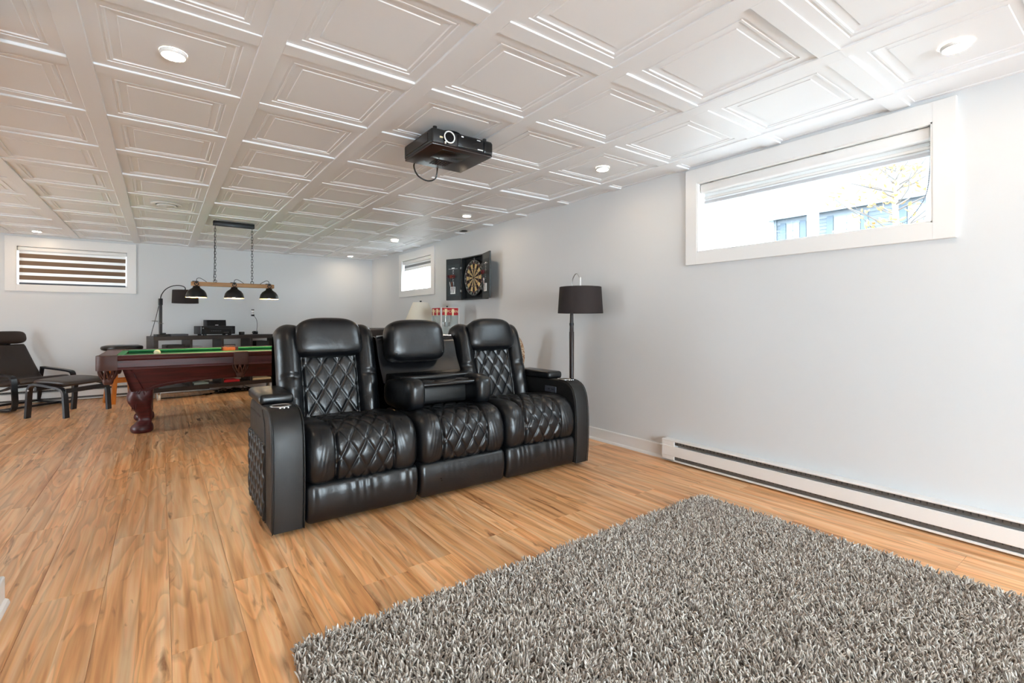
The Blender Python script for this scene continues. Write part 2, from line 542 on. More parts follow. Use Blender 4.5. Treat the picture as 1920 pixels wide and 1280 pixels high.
def sheet(b, prof, x0, x1, nx, ns, fn):
    """upholstery skin: profile (y,z) swept along x, pushed out along its normal by fn(x_from_left, width, s, length, yz)"""
    C, ss = spline(prof, ns)
    T = np.gradient(C, axis=0); T /= np.linalg.norm(T, axis=1)[:, None]
    Nn = np.stack([-T[:, 1], T[:, 0]], 1)
    xs = np.linspace(x0, x1, nx)
    X, S = np.meshgrid(xs - x0, ss, indexing='ij')
    D = fn(X, x1 - x0, S, ss[-1], np.broadcast_to(C[None], (nx, ns, 2)))
    P = np.zeros((nx, ns, 3))
    P[..., 0] = xs[:, None]
    P[..., 1] = C[None, :, 0] + Nn[None, :, 0] * D
    P[..., 2] = C[None, :, 1] + Nn[None, :, 1] * D
    return b.grid(P)

def edge_round(d, R_):
    """quarter-circle fall-off next to an edge (d = distance from the edge)"""
    e = np.clip(R_ - d, 0, R_)
    return np.sqrt(np.maximum(R_ * R_ - e * e, 0)) - R_

def quilt(x, s, w, l, h):
    a = x / w + s / l; c = x / w - s / l
    k = 1 / math.hypot(1 / w, 1 / l)                      # metres per unit of a across a seam
    d = np.minimum(np.abs(a - np.round(a)), np.abs(c - np.round(c))) * k
    puff = np.abs(np.sin(PI * a) * np.sin(PI * c)) ** .5
    return h * (.62 * (1 - np.exp(-(d / .0065) ** 1.5)) + .38 * puff)

# ================================================================== THE SETTING
# ---- floor: sub-floor slab + laminate planks
fl = struct(part(B().box(XL - .1, XW + WT, YB - WT, YW + WT, -.12, -.011), 'floor', MT['floor']), 'light brown laminate plank floor')
PWID, PLEN = .195, 1.2
plank_cache = {}
def plank_mesh(w, l):
    k = (round(w, 3), round(l, 3))
    if k not in plank_cache:
        g = .0003
        b = B()
        t = .0007
        x0, x1, y0, y1 = -w/2 + g, w/2 - g, -l/2 + g, l/2 - g
        v = [(x0, y0, -.011), (x1, y0, -.011), (x1, y1, -.011), (x0, y1, -.011),
             (x0, y0, -t), (x1, y0, -t), (x1, y1, -t), (x0, y1, -t),
             (x0+t, y0+t, 0), (x1-t, y0+t, 0), (x1-t, y1-t, 0), (x0+t, y1-t, 0)]
        f = [(0, 1, 5, 4), (1, 2, 6, 5), (2, 3, 7, 6), (3, 0, 4, 7), (4, 5, 9, 8), (5, 6, 10, 9), (6, 7, 11, 10), (7, 4, 8, 11), (8, 9, 10, 11)]
        b.raw(v, f)
        plank_cache[k] = mesh_of(b, 'plank', MT['floor'])
    return plank_cache[k]
far_planks = B()
nrow = 0
x = XW
while x > XL:
    w = min(PWID, x - XL)
    y = YB - random.random() * PLEN
    while y < YW:
        y0, y1 = max(y, YB), min(y + PLEN, YW)
        if y1 - y0 > .02:
            cx, cy = x - w/2, (y0 + y1)/2
            # seen by the camera: inside its view of the floor and not left of the partition
            seen = y1 > .15 and not (cx < XP and y1 < YP + .1) and cx > -1.95 and (cx + PWID > -.19 * y1 - .1)
            if seen:
                o = bpy.data.objects.new('plank', plank_mesh(w, y1 - y0))
                o.location = (cx, cy, 0); o.parent = fl
                COL.objects.link(o)
            else:
                far_planks.box(cx - w/2 + .0007, cx + w/2 - .0007, y0 + .0007, y1 - .0007, -.011, 0)
        y += PLEN
    x -= PWID
fp = part(far_planks, 'planks_out_of_view', MT['floor'], fl); fp['kind'] = 'stuff'

# ---- ceiling: grid of flat strips with recessed moulded panels
PX, PY, BW = .604, .608, .079
GX0 = .302 - 8 * PX; GY0 = 1.975 - 11 * PY
ceil = struct(part(B().box(XL - .1, XW + WT, YB - WT, YW + WT, ZC + .06, ZC + .14), 'ceiling', MT['ceil']), 'white coffered panel ceiling')
xs_ = [GX0 + i * PX for i in range(14)]; ys_ = [GY0 + i * PY for i in range(23)]
for gx in xs_:
    if gx + BW < XL or gx > XW: continue
    b = B().rbox(max(gx, XL), min(gx + BW, XW), YB, YW, ZC, ZC + .05, .002, 1)
    part(b, 'grid_beam', MT['ceil'], ceil)
def strip(x0, x1, y0, y1, tilt=0.):
    b = B()
    return b.rbox(x0, x1, y0, y1, ZC + .0015, ZC + .045, .002, 1)
panel_cache = {}
def panel_mesh(w, l):
    k = (round(w, 3), round(l, 3))
    if k in panel_cache: return panel_cache[k]
    # inset from the edge, height above the grid underside
    if min(w, l) > .4:
        prof = [(0, .0075), (.046, .0075), (.0485, .0110), (.056, .0110), (.058, .0085), (.066, .0085), (.069, .0125), (.098, .0140), (.1005, .0110), (.106, .0110)]
    else:
        prof = [(0, .010), (.02, .010), (.022, .0135)] if min(w, l) > .06 else [(0, .010)]
    V = []; F = []
    for d, z in prof:
        V += [(-w/2 + d, -l/2 + d, z), (w/2 - d, -l/2 + d, z), (w/2 - d, l/2 - d, z), (-w/2 + d, l/2 - d, z)]
    for i in range(len(prof) - 1):
        for j in range(4):
            a, c = i * 4 + j, i * 4 + (j + 1) % 4
            F.append((a, a + 4, c + 4, c))
    n = (len(prof) - 1) * 4
    F.append((n, n + 3, n + 2, n + 1))
    panel_cache[k] = mesh_of(B().raw(V, F), 'panel', MT['ceil'])
    return panel_cache[k]
rp = random.Random(3)
for i in range(len(xs_) - 1):
    x0, x1 = max(xs_[i] + BW, XL), min(xs_[i + 1], XW)
    if x1 - x0 < .02: continue
    for j in range(len(ys_) - 1):
        y0, y1 = max(ys_[j] + BW, YB), min(ys_[j + 1], YW)
        if ys_[j] + BW > YB and ys_[j] < YW:
            s = strip(x0, x1, max(ys_[j], YB), min(ys_[j] + BW, YW))
            part(s, 'cross_strip', MT['ceil'], ceil)
        if y1 - y0 < .02: continue
        o = bpy.data.objects.new('panel', panel_mesh(x1 - x0, y1 - y0))
        o.location = ((x0 + x1)/2, (y0 + y1)/2, ZC + rp.choice([0, 0, .001, .003, .005]))
        o.rotation_euler = (rp.uniform(-.006, .006), rp.uniform(-.006, .006), 0)
        o.parent = ceil
        COL.objects.link(o)

# ---- walls
def wall_with_holes(b, axis, c0, c1, a0, a1, z0, z1, holes):
    """axis X: wall between x=c0..c1, running along y from a0 to a1"""
    def bx(p0, p1, q0, q1):
        if p1 - p0 < 1e-4 or q1 - q0 < 1e-4: return
        if axis == 'X': b.box(c0, c1, p0, p1, q0, q1)
        else: b.box(p0, p1, c0, c1, q0, q1)
    cur = a0
    for h in sorted(holes):
        bx(cur, h[0], z0, z1); bx(h[0], h[1], z0, h[2]); bx(h[0], h[1], h[3], z1); cur = h[1]
    bx(cur, a1, z0, z1)
    return b
ZT = ZC + .06
struct(part(wall_with_holes(B(), 'X', XW, XW + WT, YB - WT, YW + WT, -.011, ZT, [W1, W2]), 'wall_right', MT['wall']))
struct(part(wall_with_holes(B(), 'Y', YW, YW + WT, XL, XW, -.011, ZT, [W3]), 'wall_far', MT['wall']))
struct(part(wall_with_holes(B(), 'Y', YB - WT, YB, XP - .1, XW, -.011, ZT, [W4]), 'wall_back', MT['wall']))
struct(part(wall_with_holes(B(), 'X', XL - .1, XL, YP - .1, YW, -.011, ZT, [W5]), 'wall_left', MT['wall']))
struct(part(B().box(XP - .1, XP, YB, YP, -.011, ZT).box(XL, XP - .1, YP - .1, YP, -.011, ZT), 'wall_partition', MT['wall']))

def baseboard(name, axis, c, sgn, a0, a1):
    """flat board with a quarter-round shoe; sgn = direction into the room"""
    b = B()
    prof = [(0, 0), (.026, 0), (.026, .006), (.022, .016), (.014, .021), (.013, .021), (.013, .095), (.009, .1), (0, .1)]
    pr = [(c + sgn * p, z) for p, z in prof]
    b.prism(pr, 'Y' if axis == 'X' else 'X', a0, a1)
    return struct(part(b, name, MT['trim']))
baseboard('baseboard_right', 'X', XW, -1, 2.165, YW)
baseboard('baseboard_far', 'Y', YW, -1, .95, XW)
baseboard('baseboard_partition', 'X', XP, 1, YB, YP)

# ---- windows
def window(name, axis, c, op, casing_out, label, mull=True, depth=.235):
    """c: wall face; op: opening (a0,a1,z0,z1); the wall goes from c outwards (+)"""
    a0, a1, z0, z1 = op
    def bx(b, p0, p1, d0, d1, q0, q1, r=.002):
        if axis == 'X': b.rbox(c + d0, c + d1, p0, p1, q0, q1, r, 1)
        else: b.rbox(p0, p1, c + d0, c + d1, q0, q1, r, 1)
        return b
    o0, o1, oz0, oz1 = casing_out
    cas = struct(part(bx(bx(B(), o0, a0 + .004, -.018, 0, oz0, oz1), a1 - .004, o1, -.018, 0, oz0, oz1), name, MT['trim']), label)
    part(bx(B(), a0, a1, -.0175, 0, z1 - .004, oz1), 'head_casing', MT['trim'], cas)
    part(bx(B(), a0, a1, -.0175, 0, oz0, z0 + .004), 'sill_casing', MT['trim'], cas)
    j = B(); t = .012
    bx(j, a0 - .001, a0 + t, -.016, depth + .03, z0, z1); bx(j, a1 - t, a1 + .001, -.016, depth + .03, z0, z1)
    bx(j, a0, a1, -.016, depth + .03, z1 - t, z1 + .001); bx(j, a0, a1, -.016, depth + .03, z0 - .001, z0 + t)
    part(j, 'jamb', MT['trim'], cas)
    fw = .045
    fr = B()
    bx(fr, a0 + t, a0 + t + fw, depth - .04, depth + .03, z0 + t, z1 - t); bx(fr, a1 - t - fw, a1 - t, depth - .04, depth + .03, z0 + t, z1 - t)
    bx(fr, a0 + t, a1 - t, depth - .04, depth + .03, z0 + t, z0 + t + .03); bx(fr, a0 + t, a1 - t, depth - .04, depth + .03, z1 - t - .03, z1 - t)
    sash = part(fr, 'sash_frame', MT['trim'], cas)
    mid = (a0 + a1)/2
    if mull:
        part(bx(B(), mid - .024, mid + .024, depth - .02, depth + .03, z0 + t, z1 - t), 'mullion', MT['trim'], cas)
        bx2 = bx(B(), a0 + t + fw, a0 + t + fw + .022, depth - .03, depth, z0 + .04, z1 - .04)
        part(bx2, 'sliding_sash_edge', MT['trim'], cas)
    for p0, p1 in ((a0 + t + fw, mid - .024), (mid + .024, a1 - t - fw)):
        b = B()
        if axis == 'X': b.box(c + depth, c + depth + .004, p0, p1, z0 + t + .03, z1 - t - .03)
        else: b.box(p0, p1, c + depth, c + depth + .004, z0 + t + .03, z1 - t - .03)
        part(b, 'pane', MT['glass'], cas)
    return cas
window('window_1', 'X', XW, W1, (.588, 1.994, 1.374, 2.022), 'wide white basement window with a view of a house')
window('window_2', 'X', XW, W2, (5.797, 6.968, 1.350, 1.995), 'small white window beside the dartboard')
window('window_3', 'Y', YW, W3, (-1.502, -.268, 1.354, 2.010), 'white window with a striped blind on the far wall')
# glazed patio door in the wall behind the camera
def patio():
    a0, a1, z0, z1 = W4
    b = B().rbox(a0 - .09, a0 + .06, YB - .2, YB + .018, 0, z1 + .08, .004, 1).rbox(a1 - .06, a1 + .09, YB - .2, YB + .018, 0, z1 + .08, .004, 1)
    b.rbox(a0 - .09, a1 + .09, YB - .2, YB + .018, z1 - .05, z1 + .08, .004, 1).rbox(a0, a1, YB - .2, YB + .0, -.01, z0 + .05, .004, 1)
    d = struct(part(b, 'door_1', MT['trim']), 'white glazed patio door')
    m = (a0 + a1)/2
    part(B().rbox(m - .045, m + .045, YB - .14, YB - .06, z0 + .05, z1 - .05, .004, 1), 'meeting_stile', MT['trim'], d)
    for p0, p1 in ((a0 + .06, m - .045), (m + .045, a1 - .06)):
        part(B().box(p0, p1, YB - .105, YB - .1, z0 + .05, z1 - .05), 'pane', MT['glass'], d)
    part(B().rbox(m + .06, m + .075, YB - .06, YB - .02, .85, 1.1, .006, 2), 'handle', MT['white_metal'], d)
patio()
def added_door_left():  # extra door out of view, added to let in more daylight
    a0, a1, z0, z1 = W5
    b = B().rbox(XL - .1, XL + .018, a0 - .09, a0 + .06, 0, z1 + .08, .004, 1).rbox(XL - .1, XL + .018, a1 - .06, a1 + .09, 0, z1 + .08, .004, 1)
    b.rbox(XL - .1, XL + .018, a0 - .09, a1 + .09, z1 - .05, z1 + .08, .004, 1).rbox(XL - .1, XL, a0, a1, -.01, z0 + .05, .004, 1)
    d = struct(part(b, 'added_daylight_door', MT['trim']), 'unseen white glazed door added in the left wall for daylight')
    m = (a0 + a1)/2
    part(B().rbox(XL - .09, XL - .02, m - .045, m + .045, z0 + .05, z1 - .05, .004, 1), 'meeting_stile', MT['trim'], d)
    for p0, p1 in ((a0 + .06, m - .045), (m + .045, a1 - .06)):
        part(B().box(XL - .06, XL - .055, p0, p1, z0 + .05, z1 - .05), 'pane', MT['glass'], d)
    part(B().rbox(XL - .015, XL + .01, m + .06, m + .075, .85, 1.1, .006, 2), 'handle', MT['white_metal'], d)
added_door_left()

# ================================================================== SOFA
def build_sofa():
    root = thing('reclining_sofa', 'black quilted leather three seat recliner sofa with its middle back folded down as a tray', 'sofa', (1.4, 2.72, 0), wc=True)
    LE, LS = MT['leather'], MT['leather_side']
    SX = [.548, 1.130, 1.703, 2.283]
    # base frame
    part(B().rbox(.43, 2.37, 2.50, 3.06, .025, .34, .02, 2), 'base_frame', MT['black_satin'], root, smooth=40)
    for fx in (.47, 2.33):
        for fy in (2.56, 3.0):
            part(B().cyl((fx, fy, 0), (fx, fy, .03), .022, n=12), 'foot', MT['black_plastic'], root)

    # ---- seats
    seat_prof = [(2.50, .205), (2.435, .215), (2.405, .25), (2.398, .32), (2.412, .395), (2.455, .448), (2.54, .468), (2.68, .462), (2.82, .448), (2.96, .425)]
    def seat_fn(X, W_, S, L_, C):
        q0, q1 = .245 * W_, .755 * W_
        d = edge_round(np.minimum(X, W_ - X), .055) * .9
        bol = np.where(X < q0, np.sin(PI * np.clip(X / q0, 0, 1)), np.where(X > q1, np.sin(PI * np.clip((W_ - X) / q0, 0, 1)), 0.))
        d = d + .016 * np.abs(bol) ** .6
        inside = (X > q0) & (X < q1)
        t = np.clip((X - q0) / (q1 - q0), 0, 1)
        d = d + np.where(inside, .006 * np.sin(PI * t) + quilt(X - W_/2, S + .02, .0850, .140, .0120), 0.)
        for q in (q0, q1):
            d = d - .013 * np.exp(-((X - q) / .007) ** 2)
        d = d + edge_round(S, .03) * .6
        # soft creases on the bolsters
        d = d + np.where(inside, 0, .0004 * np.sin(S * 70 + 9 * np.sin(X * 40)))
        return d
    for k in range(3):
        b = sheet(B(), seat_prof, SX[k] + .002, SX[k + 1] - .002, 160, 170, seat_fn)
        part(b, 'seat_cushion', LE, root, smooth=180)
    # ---- footrest panels
    fr_prof = [(2.47, .022), (2.425, .028), (2.409, .06), (2.402, .12), (2.404, .17), (2.417, .205), (2.47, .222)]
    def fr_fn(k):
        ph = k * 1.7
        def fn(X, W_, S, L_, C):
            d = edge_round(np.minimum(X, W_ - X), .03)
            z = np.clip(S / L_, 0, 1)
            wr = (np.sin(X * 120 + ph + 3 * np.sin(X * 23 + ph) + 2 * z) + .6 * np.sin(X * 67 + 2 * ph)) * np.exp(-((z - .72) / .25) ** 2)
            amp = .0016 if k != 1 else .0003
            return d + .008 * np.sin(PI * z) + amp * wr
        return fn
    for k in range(3):
        b = sheet(B(), fr_prof, SX[k] + .004, SX[k + 1] - .004, 150, 40, fr_fn(k))
        part(b, 'footrest_panel', LE, root, smooth=180)

    # ---- outer backs
    back_prof = [(2.925, .37), (2.945, .48), (2.985, .64), (3.03, .79), (3.062, .89), (3.095, .945), (3.15, .962), (3.20, .93), (3.235, .80), (3.23, .5), (3.20, .06)]
    def back_fn(X, W_, S, L_, C):
        ww = .135
        d = edge_round(np.minimum(X, W_ - X), .085) * .8
        e = np.minimum(X, W_ - X)
        front = 1 / (1 + np.exp((S - .60) / .03))
        wing = np.where(e < ww, np.abs(np.sin(PI * np.clip((e + .015) / (ww + .015), 0, 1))) ** .7, 0.)
        # wings swell and a stitched crease crosses them
        crease = -.010 * np.exp(-((S - .30) / .010) ** 2) - .005 * np.exp(-((S - .315) / .006) ** 2)
        fold = .0035 * np.sin(S * 55 + 14 * e) * np.exp(-((S - .19) / .09) ** 2)
        d = d + front * wing * (.050 + crease + fold)
        inside = e >= ww
        qd = quilt(X - W_/2, S, .0920, .150, .0115) - .004
        d = d + np.where(inside, front * qd * (S < .46), 0)
        d = d - .015 * front * np.exp(-((e - ww) / .009) ** 2)
        return d
    for x0, x1 in ((.533, 1.122), (1.712, 2.298)):
        bk = part(sheet(B(), back_prof, x0, x1, 140, 210, back_fn), 'backrest', LE, root, smooth=180)
        cx = (x0 + x1)/2
        rot = Matrix.Rotation(-.27, 3, 'X')
        def hr(q):
            # fuller at the top, tucked in at the lower edge
            t = q.z / .122
            w = 1. + .06 * (1 - t) * .5 - .10 * max(t, 0) ** 3
            return (q.x * w * (1.0 - .02 * t), q.y * (1 + .10 * t) , q.z - .010 * (q.x / .195) ** 2 * (t > 0) * t)
        part(B().pillow((cx, 3.052, .888), (.193, .072, .122), (4.5, 2.6, 4.2), 22, rot, hr), 'headrest', LE, bk, smooth=180)

    # ---- middle: black shell behind, loose headrest, folded-down back with tray
    shell = B()
    C, _ = spline([(2.93, .60), (2.965, .655), (3.02, .75), (3.065, .865), (3.10, .885), (3.15, .87), (3.20, .70), (3.20, .06)], 40)
    xs = np.linspace(1.132, 1.704, 24)
    P = np.zeros((24, 40, 3)); P[..., 0] = xs[:, None]; P[..., 1] = C[None, :, 0] + .02 * (((xs - 1.418) / .286) ** 4)[:, None] * 0; P[..., 2] = C[None, :, 1]
    part(shell.grid(P), 'back_shell', MT['black_plastic'], root, smooth=180)
    part(B().tube([(1.14, 3.085, .887), (1.18, 3.085, .889), (1.66, 3.085, .889), (1.695, 3.085, .887)], .008, 10), 'shell_rail', MT['chrome'], root, smooth=60)
    rot = Matrix.Rotation(-.20, 3, 'X')
    def hr2(q):
        t = q.z / .135
        return (q.x * (1 - .03 * t), q.y * (1 + .08 * t), q.z - .012 * (q.x / .2) ** 2 * max(t, 0))
    part(B().pillow((1.372, 3.005, .858), (.203, .088, .140), (5.5, 3.0, 4.2), 24, rot, hr2), 'middle_headrest', LE, root, smooth=180)
    tray = B()
    tray.rbox(1.225, 1.615, 2.590, 2.99, .598, .626, .012, 3)
    tray.rbox(1.160, 1.680, 2.735, 3.0, .622, .655, .010, 3)
    tr = part(tray, 'fold_down_tray', MT['black_plastic'], root, smooth=35)
    for cx in (1.305, 1.545):
        part(B().torus((cx, 2.665, .627), .037, .0035, n=28), 'cup_ring', MT['black_metal'], tr, smooth=180)
        part(B().lathe([(.0, .6275), (.035, .6275)], (cx, 2.665, 0), 24, cap=False), 'cup_well', MT['dark_slot'], tr)
    part(B().rbox(1.17, 1.675, 2.70, 2.97, .475, .600, .03, 3), 'folded_back_pad', LS, root, smooth=60)
    for cx, nm in ((1.192, -1), (1.648, 1)):
        def horn(q):
            t = q.y / .23
            return (q.x * (1 + .06 * -t), q.y, q.z * (1 - .18 * max(t, 0)) + .012 * -t)
        part(B().pillow((cx, 2.765, .550), (.057, .222, .098), (3.4, 6.5, 3.2), 18, None, horn), 'folded_wing_pad', LE, root, smooth=180)

    # ---- arms
    arm_prof = [(3.045, .02), (3.045, .535), (3.0, .567), (2.75, .572), (2.56, .574), (2.495, .566), (2.447, .540), (2.418, .49), (2.402, .42), (2.394, .30), (2.396, .16), (2.408, .02)]
    AP, _ = spline(arm_prof[2:], 40)
    poly = [arm_prof[0], arm_prof[1]] + [tuple(p) for p in AP]
    for x0, x1, out in ((.402, .549, -1), (2.281, 2.402, 1)):
        a = part(B().prism(poly, 'X', x0, x1, .016, 3), 'arm', LS, root, smooth=50)
        # padded storage lid behind the cup holder
        l0, l1 = x0 - .008, x1 + .008
        part(B().rbox(l0, l1, 2.675, 3.06, .566, .622, .022, 4), 'arm_lid', LE, a, smooth=60)
        cx = (x0 + x1)/2
        part(B().torus((cx, 2.585, .5745), .044, .005, n=30), 'cup_ring', MT['steel'], a, smooth=180)
        part(B().lathe([(0, .576), (.041, .576)], (cx, 2.585, 0), 26, cap=False), 'cup_well', MT['dark_slot'], a)
        for t in (-.016, .002, .02):
            part(B().lathe([(.0, .578), (.006, .578), (.0065, .574)], (cx + t, 2.513, 0), 12, cap=False), 'control_button', MT['chrome'], a, smooth=60)
        # piping along the front edges
        fp = [p for p in AP if p[0] < 2.60]
        for xx in (x0 + .006, x1 - .006):
            part(B().tube([(xx, p[0] - .0015, p[1] + .0005) for p in fp], .0032, 6), 'piping', LS, a, smooth=180)
        xo = x0 if out < 0 else x1
        # quilted outer side panel with a smooth band and pocket slot above
        ny, nz = 90, 90
        ys = np.linspace(2.545, 3.04, ny); zs = np.linspace(.035, .405, nz)
        Y, Z = np.meshgrid(ys, zs, indexing='ij')
        ed = np.minimum(np.minimum(Y - 2.545, 3.04 - Y), np.minimum(Z - .035, .405 - Z))
        dd = quilt(Y, Z, .085, .120, .011) + .004 + edge_round(ed, .012)
        P = np.stack([xo + out * (dd - .002), Y, Z], -1)
        if out > 0: P = P[::-1]
        part(B().grid(P[::-1]), 'quilted_side', LS, a, smooth=180)
        part(B().box(min(xo, xo + out * .0015), max(xo, xo + out * .0015), 2.70, 3.0, .508, .518), 'pocket_slot', MT['dark_slot'], a)
        part(B().tube([(xo + out * .001, 2.55, .03), (xo + out * .001, 2.55, .42), (xo + out * .001, 2.565, .50), (xo + out * .001, 2.63, .556)], .0035, 6), 'side_piping', LS, a, smooth=180)
    # switch plate on the inner face of the far arm
    sp = part(B().rbox(2.274, 2.2825, 2.60, 2.72, .478, .522, .002, 1), 'switch_plate', MT['grey_box'], root)
    for k in range(4):
        part(B().cyl((2.2715, 2.625 + k * .022, .502), (2.275, 2.625 + k * .022, .502), .0045, n=10), 'switch_dot', MT['chrome'], sp)
    part(B().rbox(2.402, 2.412, 2.60, 2.66, .10, .14, .002, 1), 'power_plug', MT['black_plastic'], root)
    return root
build_sofa()

# ================================================================== RUG
def build_rug():
    x0, x1, y0, y1 = .315, 2.415, -1.3, 1.535
    r = .05
    out = []
    for cx, cy, a in ((x1 - r, y1 - r, 0), (x0 + r, y1 - r, 90), (x0 + r, y0 + r, 180), (x1 - r, y0 + r, 270)):
        for k in range(7):
            t = math.radians(a + 15 * k); out.append((cx + r * math.cos(t), cy + r * math.sin(t)))
    rug = part(B().prism(out, 'Z', .0005, .012), 'shag_rug', MT['rug_back'], loc=(1.36, .12, 0))
    tag(rug, 'thick grey brown shag rug on the floor in front of the sofa', 'rug')
    def strands(n, ylo, yhi, r0, ln):
        px = rng.uniform(x0 - .008, x1 + .008, n); py = rng.uniform(ylo, yhi, n)
        # rounded corners
        for cx, cy, sx, sy in ((x1 - r, y1 - r, 1, 1), (x0 + r, y1 - r, -1, 1)):
            dx = (px - cx) * sx; dy = (py - cy) * sy
            bad = (dx > 0) & (dy > 0) & (np.hypot(dx, dy) > r)
            k = np.hypot(dx, dy); f = np.where(bad, r / np.maximum(k, 1e-6), 1)
            px = np.where(bad, cx + sx * dx * f, px); py = np.where(bad, cy + sy * dy * f, py)
        az = rng.uniform(0, 2 * PI, n)
        # clumps lean together
        az = az * .8 + 2.6 * np.sin(px * 13 + 3 * np.sin(py * 9)) + 2.2 * np.cos(py * 15 + 2 * np.sin(px * 11))
        lean = rng.uniform(.25, 1.0, n) * ln * .75
        L_ = ln * rng.uniform(.75, 1.2, n)
        hz = np.sqrt(np.maximum(L_ ** 2 - lean ** 2, (L_ * .45) ** 2))
        dx, dy = np.cos(az), np.sin(az)
        rad = r0 * rng.uniform(.8, 1.25, n)
        lev = [(0., .004, 1.), (.30, .50, 1.05), (.72, .86, .9), (1.0, 1.0, .35)]
        V = np.zeros((n, 4, 3, 3))
        for k, (fl_, fz, fr_) in enumerate(lev):
            cx = px + dx * lean * fl_; cy = py + dy * lean * fl_; cz = .006 + hz * fz
            for j in range(3):
                t = 2 * PI * j / 3 + az
                # ring roughly across the strand
                V[:, k, j, 0] = cx + rad * fr_ * (np.cos(t) * -dy + np.sin(t) * dx * .6)
                V[:, k, j, 1] = cy + rad * fr_ * (np.cos(t) * dx + np.sin(t) * dy * .6)
                V[:, k, j, 2] = cz + rad * fr_ * np.sin(t) * -.7 * (k > 0)
        base = (np.arange(n) * 12)[:, None, None]
        q = []
        for k in range(3):
            for j in range(3):
                q.append([k * 3 + j, k * 3 + (j + 1) % 3, k * 3 + 3 + (j + 1) % 3, k * 3 + 3 + j])
        Q = (base + np.array(q)[None]).reshape(-1, 4)
        Tt = (np.arange(n) * 12)[:, None] + np.array([9, 10, 11])[None]
        return V.reshape(-1, 3), Q, Tt
    V1, Q1, T1 = strands(72000, .05, y1 + .008, .0031, .034)
    V2, Q2, T2 = strands(9000, y0, .05, .0050, .042)
    V = np.concatenate([V1, V2]); k = len(V1)
    Q = np.concatenate([Q1, Q2 + k]); Tt = np.concatenate([T1, T2 + k])
    V = V - np.array((1.36, .12, 0))
    me = bpy.data.meshes.new('pile')
    nl = len(Q) * 4 + len(Tt) * 3
    me.vertices.add(len(V)); me.vertices.foreach_set('co', V.ravel())
    me.loops.add(nl); me.loops.foreach_set('vertex_index', np.concatenate([Q.ravel(), Tt.ravel()]).astype(np.int32))
    me.polygons.add(len(Q) + len(Tt))
    ls = np.concatenate([np.arange(len(Q)) * 4, len(Q) * 4 + np.arange(len(Tt)) * 3]).astype(np.int32)
    me.polygons.foreach_set('loop_start', ls)
    me.polygons.foreach_set('use_smooth', np.ones(len(ls), bool))
    me.materials.append(MT['rug'])
    me.update(calc_edges=True); me.validate()
    o = bpy.data.objects.new('pile', me); COL.objects.link(o); o.parent = rug; o['kind'] = 'stuff'
build_rug()

# ================================================================== CEILING LIGHTS (lamps in view, and unseen ones added for more light)
def lamp_mat(name, rgb, strength):
    m, nt, p = new_mat(name)
    p.inputs['Base Color'].default_value = (.9, .9, .9, 1)
    p.inputs['Emission Color'].default_value = rgb + (1,)
    p.inputs['Emission Strength'].default_value = strength
    return m
MT['lens'] = lamp_mat('lit_lens', (1., .80, .58), LAMP_RADIANCE)
cxs = lambda k: .0405 + .604 * k + .302 * 0
cell_x = lambda k: xs_[8 + k] - (PX - BW) / 2          # centre of the cell left of beam 8+k
cell_y = lambda k: ys_[11 + k] + BW + (PY - BW) / 2     # centre of the cell beyond strip 8+k
light_spots = [
    (cell_x(0), cell_y(0), 'round ceiling light on the panel at the upper left of the room'),
    (cell_x(4), cell_y(-3), 'round ceiling light nearest the wide window'),
    (cell_x(4), cell_y(0), 'round ceiling light to the right of the projector, left of the wide window'),
    (cell_x(4), cell_y(3), 'round ceiling light above the dartboard'),
    (cell_x(4), cell_y(6), 'round ceiling light above the small window by the dartboard'),
    (cell_x(4), cell_y(9), 'round ceiling light in the far corner beyond the small window'),
    (cell_x(-2), cell_y(9), 'round ceiling light above the window with the striped blind'),
    (cell_x(0), cell_y(-6), 'unseen round ceiling light added behind the viewer on the left'),  # from here on: unseen lamps added to light the room
    (cell_x(4), cell_y(-6), 'unseen round ceiling light added behind the viewer by the right wall'),
    (cell_x(-4), cell_y(3), 'unseen round ceiling light added over the open left part of the room'),
    (cell_x(-4), cell_y(8), 'unseen round ceiling light added over the far left part of the room'),
]
proto = None
for x, y, lab in light_spots:
    if proto is None:
        o = thing('ceiling_light', lab, 'ceiling light', (x, y, ZC + .0115), group='round ceiling lights')
        part(B().lathe([(.046, 0), (.0465, -.004), (.045, -.012), (.040, -.0155), (.0385, -.0145)], n=36, cap=False), 'trim_ring', MT['white_metal'], o, smooth=60)
        part(B().lathe([(.0, -.0165), (.026, -.016), (.0385, -.0145)], n=36, cap=False), 'lens', MT['lens'], o, smooth=60)
        proto = o
    else:
        o = copy_tree(proto); o.location = (x, y, ZC + .0115); o['label'] = lab

